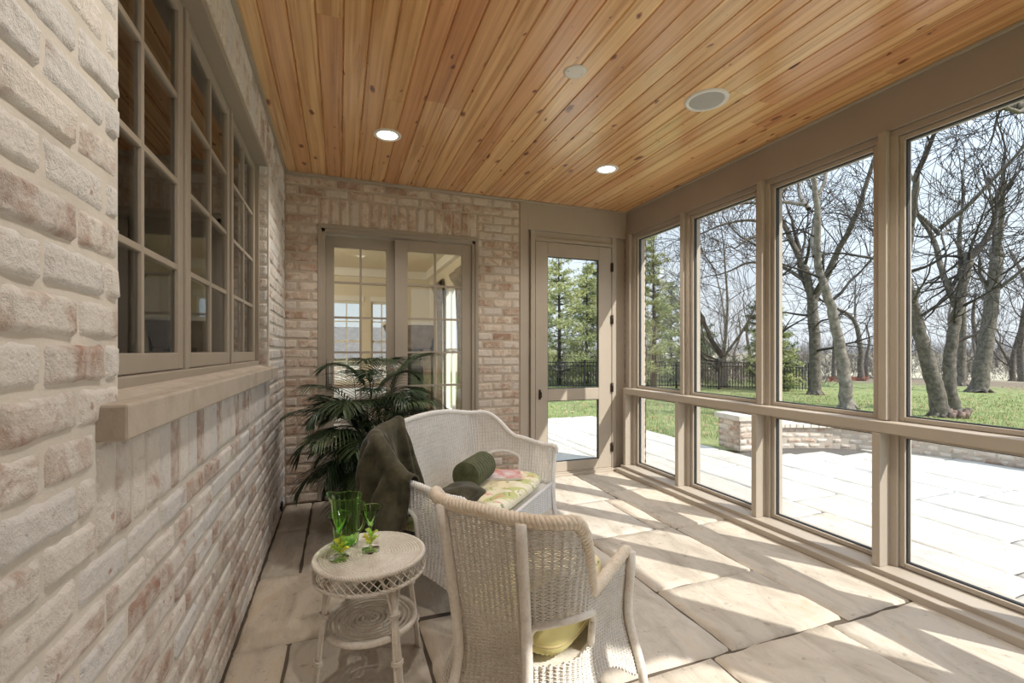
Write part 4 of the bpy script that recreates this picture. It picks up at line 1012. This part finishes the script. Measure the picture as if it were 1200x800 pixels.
def wicker_seat(t, S, wm, bm, nst, pitch, op, seat_z, posts_t, rim_r, foot_z=0.0, r=.0022, front_drop=.13, turns=1.0, amp=.0032):
    """op = (yb, yf, z0, z1): the side opening between local y and z limits, rounded"""
    ta, tb, z0, z1 = op
    def optop(t_):
        u = (abs(t_)-ta)/(tb-ta); return z1-.045*(1-min(1, max(0, math.sin(math.pi*min(1, max(0, u*.75+.18))))))
    def inside_op(t_, z):
        return ta < abs(t_) < tb and z0 < z < optop(t_)
    mb = MB(); weave(mb, S, nst, pitch, inside_op, r=r, amp=amp); mb.build('woven_shell', M[wm], t)
    # plaited rim
    path = [S.P(-1+2*i/120, S.ztop(S, -1+2*i/120)) for i in range(121)]
    e0 = S.P(-1, S.ztop(S, -1)); e1 = S.P(1, S.ztop(S, 1))
    path = [e0+Vector((0, .018, -.045)), e0+Vector((0, .022, -.015))]+path+[e1+Vector((0, .022, -.015)), e1+Vector((0, .018, -.045))]
    mb = MB(); L_ = sum((a-b).length for a, b in zip(path, path[1:])); braid(mb, path, rim_r, L_/.042*turns); mb.build('plaited_rim', M[bm], t)
    # frame of posts: front legs, rear posts, rails round the openings
    for tt in posts_t:
        z1_ = S.ztop(S, tt); zb = S.zbot(S, tt); n = 10
        pts = [S.P(tt, zb+(z1_-zb)*i/n)+S.N(tt, zb+(z1_-zb)*i/n)*.020 for i in range(n+1)]
        ft = Vector(pts[0])+Vector((pts[0].x*.03, pts[0].y*.03, 0)); ft.z = foot_z
        mb = MB(); mb.tube([ft]+pts, [.015]+[.0165]*len(pts), 10); mb.build('leg', M[wm], t)
    for sg in (-1, 1):
        T_ = lambda u: sg*(ta+(tb-ta)*u); Q = lambda u, z: S.P(T_(u), z)+S.N(T_(u), z)*.005*1
        mb = MB(); pts = [Q(0, optop(ta)-.05), Q(0, optop(ta)-.02)]+[Q(.06+.88*i/12, optop(T_(.06+.88*i/12))) for i in range(13)]+[Q(1, optop(tb)-.02), Q(1, (z0+z1)/2), Q(1, z0)]
        mb.tube(catmull(pts, 3), .012, 8); mb.build('side_rail', M[wm], t)
    # front skirt and seat deck
    w = S.hw-.005; yf = S.yf-.005
    mb = MB(); panel(mb, (-w, yf, 0), (w, yf, 0), lambda u: seat_z-.01, lambda u: seat_z-front_drop-.05+.05*abs(math.sin(math.pi*u))*1.0, int(nst*.42), pitch, r, amp, 0); mb.build('front_skirt', M[wm], t)
    mb = MB(); mb.tube([(-w, yf, seat_z), (w, yf, seat_z)], .011, 8); mb.build('front_rail', M[wm], t)
    mb = MB(); ring = [S.P(-1+2*i/60, seat_z)-S.N(-1+2*i/60, seat_z)*.012 for i in range(61)]; m_ = len(ring)
    mb.add([Vector((p.x, min(p.y, yf-.01), seat_z-.02)) for p in ring]+[Vector((p.x, min(p.y, yf-.01), seat_z-.006)) for p in ring], [tuple(range(m_-1, -1, -1)), tuple(range(m_, 2*m_))]+[(i, (i+1) % m_, m_+(i+1) % m_, m_+i) for i in range(m_)]); mb.build('seat_deck', M[wm], t)

# --- armchair, seen from behind
CH = Vector((.576, 1.453, 0)); CA = .641      # facing direction
def ch_top(S, t):
    return .528+.012*sstep(.6, 1, abs(t))+.270*sstep(.53, .33, abs(t)) if abs(t) > .33 else .798+.012*math.cos(math.pi*t/.66)
def ch_off(t, z, S):
    bk = sstep(.62, .30, abs(t)); return .060*(1-sstep(.05, .33, z))+bk*.070*max(0, (z-.34)/.46)**1.1+(1-bk)*.012*sstep(.33, .52, z)
def ch_bot(S, t):
    y = S.yof(t); return .10+.13*(math.sin(math.pi*min(1, max(0, (y+.15)/.48)))**1.2 if y > -.15 else 0)
t = thing('wicker_armchair', 'white wicker armchair with its back to the camera and a yellow seat cushion', 'chair', tuple(CH), CA-math.pi/2)
Sch = Shell(.235, .345, -.156, .15, ch_top, ch_off, ch_bot)
wicker_seat(t, Sch, 'wicker', 'braid', 66, .0056, (.19, .53, .358, .495), .335, (-1, -.185, .185, 1), .019, r=.0023)
for (x_, y_) in ((-.16, .0), (.16, .0)): pass
def rounded_cushion(mb, hx, hy, h, z0, n=36, tuft=(), gather=0, crown=.6):
    def top(u, v, sgn):
        a = u*2*math.pi; c, s_ = math.cos(a), math.sin(a); e_ = .38
        rx = hx*abs(c)**e_*(1 if c > 0 else -1); ry = hy*abs(s_)**e_*(1 if s_ > 0 else -1)
        ph = v*math.pi/2; r_ = math.cos(ph)**.42; z = math.sin(ph)**.8
        x, y = rx*r_, ry*r_; z = z*h/2*(1+.12*nz(x*8, y*8, 2)); d = 0
        for (tx, ty) in tuft: d += .55*h/2*math.exp(-((x-tx)**2+(y-ty)**2)/.0022)
        return Vector((x, y, z0+h/2+sgn*(z-d*(sgn > 0))+gather*math.sin(a*46)*math.sin(ph*2)*.0025))
    mb.grid(lambda u, v: top(u, v, 1), 96, 22, closed_u=True); mb.grid(lambda u, v: top(1-u, v, -1), 96, 14, closed_u=True)
def cw(x, y, z): return Vector((CH.x+math.cos(CA)*y+math.sin(CA)*x, CH.y+math.sin(CA)*y-math.cos(CA)*x, z))
cu = thing('armchair_cushion', 'plump yellow cushion on the seat of the near armchair', 'cushion', tuple(cw(0, .10, .335)), CA-math.pi/2)
mb = MB(); rounded_cushion(mb, .205, .225, .12, 0, gather=1); mb.build('cover', M['yellow'], cu)
mb = MB(); mb.tube([(.204*abs(math.cos(a))**.38*(1 if math.cos(a) > 0 else -1), .223*abs(math.sin(a))**.38*(1 if math.sin(a) > 0 else -1), .0575) for a in [2*math.pi*i/96 for i in range(96)]], .004, 6, closed=True); mb.build('piping', M['piping'], cu)
# small printed pillow and dark green pillow resting on it
pl = thing('printed_pillow', 'yellow and green leaf print pillow on the near armchair against its far arm', 'pillow', tuple(cw(.07, .19, .445)), CA-math.pi/2+.3)
mb = MB(); rounded_cushion(mb, .13, .10, .085, 0); mb.build('cover', M['floral'], pl)
mb = MB(); rounded_cushion(mb, .125, .045, .075, 0, gather=1)
g = mb.build('green_pillow', M['bolster'], loc=tuple(cw(.12, -.01, .446)), rotz=CA-math.pi/2+1.35); tag(g, 'small dark green pillow on the yellow cushion inside the near armchair', 'pillow')

# --- settee
LO = Vector((.779, 2.74, 0)); LA = math.atan2(-.695, .719)
def lo_top(S, t):
    p = S.plan(t)[0]; y = p.y
    back = .875-.055*min(1, abs(p.x)/.5)**2
    side = .60+.05*sstep(-.05, -.02, y) if False else .60+.045*(1-sstep(-.02, .25, y))
    return side+(back-side)*sstep(.0, .22, -y)
def lo_off(t, z, S):
    y = S.yof(t); bk = sstep(0, .25, -y)
    return .035*(1-sstep(.05, .34, z))+bk*.07*max(0, (z-.34)/.5)+(1-bk)*.035*sstep(.33, .55, z)
def lo_bot(S, t):
    y = S.yof(t); return .14+.07*(math.sin(math.pi*min(1, max(0, (y+.25)/.5))) if y > -.25 else 0)
t = thing('wicker_settee', 'white wicker settee for two with curved back in front of the patio doors', 'sofa', tuple(LO), LA-math.pi/2)
Slo = Shell(.63, .29, -.27, .22, lo_top, lo_off, lo_bot)
wicker_seat(t, Slo, 'wicker_white', 'wicker_white', 110, .0064, (.54, .763, .37, .53), .335, (-1, -.45, .45, 1), .015, r=.0026, turns=1.1, amp=.003)
E2 = LA-math.pi/2
def lw(x, y, z): # settee local to world
    c, s_ = math.cos(E2), math.sin(E2); return Vector((LO.x+x*c-y*s_, LO.y+x*s_+y*c, z))
t = thing('settee_cushion', 'long tufted cushion with a yellow flower and leaf print on the settee', 'cushion', tuple(lw(0, .02, .336)), E2)
tufts = [(x_, y_) for x_ in (-.42, -.14, .14, .42) for y_ in (-.10, .12)]
mb = MB(); rounded_cushion(mb, .585, .255, .105, 0, tuft=tufts); mb.build('cover', M['floral'], t)
for (x_, y_) in tufts: mb = MB(); mb.lathe([(.001, .012), (.009, .009), (.012, .002), (.009, -.003)], 10, (x_, y_, .072)); mb.build('button', M['piping'], t)
# bolster: channelled roll
t = thing('bolster_pillow', 'olive green channelled bolster roll on the settee seat', 'pillow', tuple(lw(-.06, -.03, .448+.083)), E2+.12)
mb = MB()
def bol(u, v):
    a = u*2*math.pi; x = (v-.5)*.34; e_ = min(v, 1-v); r_ = .088*(1-max(0, (.06-e_)/.06)**2*.45)*(1-.055*abs(math.cos(v*math.pi*9)))
    return Vector((x, math.cos(a)*r_, math.sin(a)*r_))
mb.grid(bol, 32, 90, closed_u=True); mb.build('cover', M['bolster'], t)
for sg in (-1, 1):
    mb = MB(); mb.grid(lambda u, v: Vector((sg*(.17+.004*math.sin(v*3)), math.cos(u*2*math.pi*sg)*.051*(1-v), math.sin(u*2*math.pi*sg)*.051*(1-v))), 28, 5, closed_u=True); mb.build('end_cap', M['bolster'], t)
# magazine
t = thing('open_magazine', 'glossy magazine with a pink and red cover lying on the settee cushion', 'magazine', tuple(lw(-.30, .03, .4425)), E2+.5)
mg = noisy('printed pink cover', (.80, .74, .72), (.62, .16, .16), 16, .3, .02)
mb = MB(); mb.grid(lambda u, v: Vector(((u-.5)*.22, (v-.5)*.28, .013+.006*math.sin(u*3.1))), 8, 8); mb.build('cover', mg, t)
mb = MB(); mb.box(-.108, .106, -.138, .138, 0, .012); mb.build('pages', M['paint_white'], t); mb = MB(); mb.box(-.113, -.108, -.14, .14, 0, .014); mb.build('spine', mat('red spine', (.45, .05, .05), .4), t)

# --- chenille throw over the left end of the settee
def rim(t_): return Slo.P(t_, Slo.ztop(Slo, t_))
def cloth(a, b):
    """a along the rim from the back (0) round to the left arm (1); b from the seat (0) over the rim (.36) to the floor (1)"""
    t_ = .27+.49*a
    zt = Slo.ztop(Slo, t_); fold = math.sin(a*23+math.sin(a*7+b*4)*1.3)*.55+math.sin(a*51+b*9+nz(a*4, b*4)*5)*.32+nz(a*7, b*5, 4)*1.0
    c = Slo.P(t_, zt); p, n = Slo.plan(t_)
    if b < .30:
        k = b/.30; z = .46+(zt-.46)*k - .01; lean = .035+.09*(1-k)**1.5
        q = Slo.P(t_, z)-n*(lean+fold*.026); q.z = z+.01*fold*(1-k)
    elif b < .42:
        k = (b-.30)/.12; an = math.pi*k; q = c-n*(math.cos(an)*.034)+Vector((0, 0, .012+.028*math.sin(an)+.004*fold))
    else:
        k = (b-.42)/.58; drop = (zt-.06)*(.80+.13*math.sin(a*5+1)+.07*nz(a*9, 1, 0)); z = zt-.01-drop*k
        q = c+n*(.045+.06*k+fold*(.018+.060*k)); q.z = max(z, .012)
        q += Vector((.0, -.05*k*a, 0))
    return q
t = thing('chenille_throw', 'dark olive throw blanket draped over the left back corner of the settee', 'blanket', tuple(LO), E2)
mb = MB(); mb.grid(lambda u, v: cloth(1-u, v), 150, 110); o = mb.build('cloth', M['throw'], t)
sm = o.modifiers.new('thickness', 'SOLIDIFY'); sm.thickness = .007; sm.offset = 1
# the bunched end lying on the seat by the left arm
def bunch(u, v):
    a = v*2*math.pi; x = .50-.26*u; w_ = math.sin(math.pi*min(1, max(0, u*.96+.02)))**.45
    r_ = .085*w_*(1+.16*math.sin(a*3+u*9)+.14*nz(u*5, math.cos(a)*2, math.sin(a)*2))
    return Vector((x+.05*math.sin(u*5), .13+math.cos(a)*r_*1.35-.04*u, .452+max(-.004, .05+math.sin(a)*r_*.75)))
mb = MB(); mb.grid(lambda u, v: bunch(v, u), 48, 40, closed_u=True); mb.build('bunched_end', M['throw'], t)

# --- side table
TC = Vector((.115, 1.925, 0)); TZ = .475; TR = .208
t = thing('wicker_side_table', 'small round white wicker side table on splayed cane legs', 'table', tuple(TC), R(20))
mb = MB()
nsp = 72; rings = 34
for i in range(nsp):
    a = 2*math.pi*i/nsp; mb.tube([(math.cos(a)*.012, math.sin(a)*.012, TZ-.004), (math.cos(a)*TR*.97, math.sin(a)*TR*.97, TZ-.004)], .0028, 5, caps=False)
for j in range(rings):
    r_ = .016+(TR-.02)*(j/(rings-1)); m_ = nsp if j > 10 else nsp//(2 if j > 4 else 4); n = m_*2; rr = .0034
    mb.tube([(math.cos(2*math.pi*i/n)*r_, math.sin(2*math.pi*i/n)*r_, TZ-.004+.0026*math.cos(math.pi*(i/2*2+j))*(1 if i % 2 == 0 else 0)) for i in range(n)], rr, 4, closed=True)
mb.build('woven_top', M['wicker'], t)
mb = MB(); circ = lambda r_, z, n=72, ph=0: [Vector((math.cos(2*math.pi*i/n+ph)*r_, math.sin(2*math.pi*i/n+ph)*r_, z)) for i in range(n+1)]
braid(mb, circ(TR, TZ-.003), .0085, 44); braid(mb, circ(TR+.001, TZ-.062), .0075, 44); mb.build('plaited_edge', M['wicker'], t)
mb = MB(); nz_ = 44
for i in range(nz_):
    for s_ in (-1, 1):
        a0 = 2*math.pi*i/nz_; a1 = a0+s_*2*math.pi/nz_*1.4
        mb.tube([(math.cos(a0+(a1-a0)*k)*(TR+.003+s_*.0018), math.sin(a0+(a1-a0)*k)*(TR+.003+s_*.0018), TZ-.010-.046*k) for k in (0, .5, 1)], .0021, 4, caps=False)
mb.build('lattice_skirt', M['wicker'], t)
for k in range(4):
    a = R(4+90*k); mb = MB()
    top = Vector((math.cos(a)*.165, math.sin(a)*.165, TZ-.02)); ft = Vector((math.cos(a)*.225, math.sin(a)*.225, .0)); tn = Vector((-math.sin(a), math.cos(a), 0))
    mb.tube([ft, ft.lerp(top, .5), top], [.0105, .0105, .0115], 9)
    for s_ in (-1, 1):
        mid = ft.lerp(top, .70)+tn*s_*.012
        mb.tube(catmull([ft+tn*s_*.014, ft.lerp(top, .35)+tn*s_*.013, mid, top+tn*s_*.045+Vector((0, 0, -.005))], 5), .0055, 6)
    for z_ in (.30, .66): c = ft.lerp(top, z_); [mb.tube(circ_pts, .0035, 4, closed=True) for circ_pts in [[c+tn*math.cos(q)*.021+Vector((math.cos(a), math.sin(a), 0))*math.sin(q)*.0135+Vector((0, 0, dz)) for q in [j*math.pi/6 for j in range(12)]] for dz in (-.006, 0, .006)]]
    mb.build('leg', M['wicker'], t)
SZ_ = .215
mb = MB()
for j in range(7): r_ = .030+.020*j; mb.tube(circ(r_, SZ_, 48)[:-1], .0058, 6, closed=True)
mb.tube(circ(.172, SZ_, 60)[:-1], .013, 8, closed=True)
for k in range(4):
    a = R(12+90*k); 
    for s_ in (-1, 1): mb.tube([Vector((math.cos(a)*r_, math.sin(a)*r_, SZ_+.006*s_*(1 if q % 2 else -1)))+Vector((-math.sin(a), math.cos(a), 0))*.006*s_ for q, r_ in enumerate([.0, .03, .05, .07, .09, .11, .13, .15, .168])], .003, 4)
mb.build('coiled_shelf', M['wicker'], t)

# --- green glassware
top = TZ+.0065
t = thing('green_pitcher', 'tall bright green ribbed glass pitcher with handle on the side table', 'pitcher', (TC.x-.090, TC.y+.118, top))
mb = MB()
def pit(u, v, inner=False):
    a = u*2*math.pi; prof = [(0, .046), (.06, .050), (.5, .055), (.9, .060), (1, .063)]
    for (v0, r0), (v1, r1) in zip(prof, prof[1:]):
        if v <= v1: r_ = r0+(r1-r0)*(v-v0)/(v1-v0); break
    r_ += (-.003 if inner else .0014*math.cos(a*18)); sp = max(0, math.cos(a-R(150)))**14*sstep(.72, 1, v)*.022
    return Vector((math.cos(a)*(r_+sp), math.sin(a)*(r_+sp), (.006 if inner else 0)+v*(.198 if not inner else .193)+sp*.5))
mb.grid(lambda u, v: pit(u, v), 108, 20, closed_u=True); mb.grid(lambda u, v: pit(1-u, v, True), 108, 20, closed_u=True)
mb.lathe([(.0005, 0), (.046, 0)], 108); mb.lathe([(.043, .006), (.0005, .006)], 108); mb.tube([pit(i/108, 1)-Vector((0, 0, .001)) for i in range(108)], .0022, 6, closed=True)
mb.build('jug_body', M['gglass'], t)
mb = MB(); a = R(-38); d_ = Vector((math.cos(a), math.sin(a), 0)); mb.tube(catmull([d_*.058+Vector((0, 0, .175)), d_*.083+Vector((0, 0, .178)), d_*.094+Vector((0, 0, .150)), d_*.088+Vector((0, 0, .095)), d_*.068+Vector((0, 0, .062)), d_*.052+Vector((0, 0, .058))], 5), .0055, 8); mb.build('handle', M['gglass'], t)
def goblet(loc, rz, label, sc=1):
    t = thing('green_goblet', label, 'glass', loc, rz, 'green goblets with flower stems'); t.scale = (sc,)*3
    mb = MB(); mb.lathe([(.0006, .080), (.004, .084), (.010, .096), (.046, .166), (.0475, .168), (.0445, .166), (.0085, .099), (.0006, .092)], 40); mb.build('bowl', M['gglass'], t)
    mb = MB(); st_o = None; mb.lathe([(.004, .088), (.0045, .05), (.005, .012), (.012, .007), (.034, .004), (.036, .001), (.034, 0), (.0006, 0)], 36); st_o = mb.build('stem', M['gglass'], t)
    for k in range(9):
        a = k*2.4; z = .018+.0055*k; mb = MB(); L_ = .036-.0014*k
        def pet(u, v):
            w_ = .013*math.sin(math.pi*min(1, .06+.94*u))**.6; x = .004+L_*u; return Vector((math.cos(a)*x-math.sin(a)*(v-.5)*2*w_, math.sin(a)*x+math.cos(a)*(v-.5)*2*w_, z+.016*math.sin(u*2.2)-.006*(v-.5)**2*4*0+.010*(1-abs(v-.5)*2)*-.4))
        mb.grid(pet, 8, 4); mb.build('petal', M['flower_y' if k % 3 == 0 else 'flower'], st_o)
goblet((TC.x-.115, TC.y-.018, top), .3, 'green goblet on the side table, the left one with green petals round its stem')
goblet((TC.x+.003, TC.y+.026, top), 1.9, 'green goblet on the side table, the right one with yellow petals round its stem')

# --- palm
PC = Vector((.22, 3.60, 0))
t = thing('potted_palm', 'tall dark green potted parlour palm between settee and sliding door', 'plant', tuple(PC))
mb = MB(); mb.lathe([(.10, 0), (.13, .02), (.155, .14), (.16, .25), (.165, .27), (.15, .275), (.145, .24), (.0006, .235)], 36); mb.build('basket_pot', M['pot'], t); mb = MB(); mb.lathe([(.146, .238), (.08, .25), (.0006, .255)], 24); mb.build('soil', M['soil'], t)
rp = random.Random(21)
def frond(origin, az, elev, L_, droop, m, nl=15, lw_=1.0):
    st = MB(); pts = []; p = origin.copy(); el = elev; n = 14
    for i in range(n+1):
        pts.append(p.copy()); el -= droop*(i/n)*1.6/n*3; d = Vector((math.cos(az)*math.cos(el), math.sin(az)*math.cos(el), math.sin(el))); p = p+d*(L_/n)
    st.tube(pts, [.0042-.0032*i/n for i in range(n+1)], 5, caps=False)
    side = Vector((-math.sin(az), math.cos(az), 0))
    for k in range(nl):
        f = .26+.74*k/(nl-1); s_ = f*n; i = min(n-1, int(s_)); c = pts[i].lerp(pts[i+1], s_-i); d = (pts[i+1]-pts[i]).normalized()
        ll = L_*.50*math.sin(math.pi*(.20+.72*(f-.26)/.74))**.7*rp.uniform(.85, 1.1); wd = .0062*lw_
        for sg in (-1, 1):
            ang = R(58)-R(30)*(f-.26)/.74; dv = (d*math.cos(ang)+side*sg*math.sin(ang)+Vector((0, 0, .18))).normalized(); up_ = d.cross(side).normalized(); wv_ = dv.cross(Vector((0, 0, 1)))
            if wv_.length < .05: wv_ = d.copy()
            wv_.normalize(); vs = []; q = c.copy()
            for j in range(6):
                w_ = wd*(0.25, .85, 1, .8, .45, .03)[j]; vs += [q-wv_*w_, q+Vector((0, 0, -w_*.5)), q+wv_*w_]; dv = (dv+Vector((0, 0, -.13*(1+j*.25)))).normalized(); q = q+dv*(ll/5)
            vs = [Vector((max(v_.x, -PC.x-.405+.012*math.sin(v_.z*40)), min(v_.y, .62), v_.z)) for v_ in vs]; st.cr = rp.random(); st.add(vs, [(j*3+m_, j*3+m_+1, j*3+m_+4, j*3+m_+3) for j in range(5) for m_ in (0, 1)], True)
    return st
for k in range(9):
    a = k*.7+.2; r_ = .03+.05*rp.random(); hgt = rp.uniform(.5, 1.0); p0 = Vector((math.cos(a)*r_, math.sin(a)*r_, .25)); p1 = p0+Vector((math.cos(a)*.07, math.sin(a)*.07, hgt-.25))
    mb = MB(); mb.tube([p0, p0.lerp(p1, .5)+Vector((.01, 0, 0)), p1], [.009, .0075, .006], 7, caps=False); cane_o = mb.build('cane', M['cane'], t)
    for j in range(5):
        az = a+rp.uniform(-1.9, 1.9); el = R(rp.uniform(20, 75)); hh = p0.lerp(p1, rp.uniform(.45, 1)); L_ = rp.uniform(.38, .60)
        if hh.y > .25: az = -abs(az)
        if math.sin(az) > .35: L_ *= .6
        pale = rp.random() < .22
        frond(hh, az, el, L_, rp.uniform(.35, .8), 'leaf', nl=rp.randint(17, 22)).build('frond', M['leaf_l' if pale else 'leaf'], cane_o)
for (az, el, L_, z_) in ((R(205), R(38), .50, .80), (R(212), R(10), .44, .50), (R(230), R(-5), .5, .40), (R(250), R(5), .5, .36), (R(100), R(82), .42, .95), (R(-60), R(78), .5, .92), (R(170), R(72), .5, .9), (R(-100), R(70), .45, .9), (R(10), R(70), .5, .85), (R(20), R(50), .55, .80), (R(-20), R(40), .55, .72), (R(215), R(50), .6, .7), (R(240), R(30), .5, .6)):
    frond(Vector((0, 0, z_)), az, el, L_, .8, 'leaf', nl=22, lw_=1.1).build('frond', M['leaf'], t)
for k in range(40):
    ox = rp.uniform(-.12, .08); az = R(rp.uniform(165, 310)); L_ = rp.uniform(.28, .44)
    if math.cos(az) < 0: L_ = min(L_, (.22+ox+.36)/abs(math.cos(az))*.72)
    frond(Vector((ox, rp.uniform(-.08, .02), rp.uniform(.28, .80))), az, R(rp.uniform(10, 70)), L_, rp.uniform(.5, .9), 'leaf', nl=rp.randint(15, 19)).build('frond', M['leaf_l' if rp.random() < .12 else 'leaf'], t)
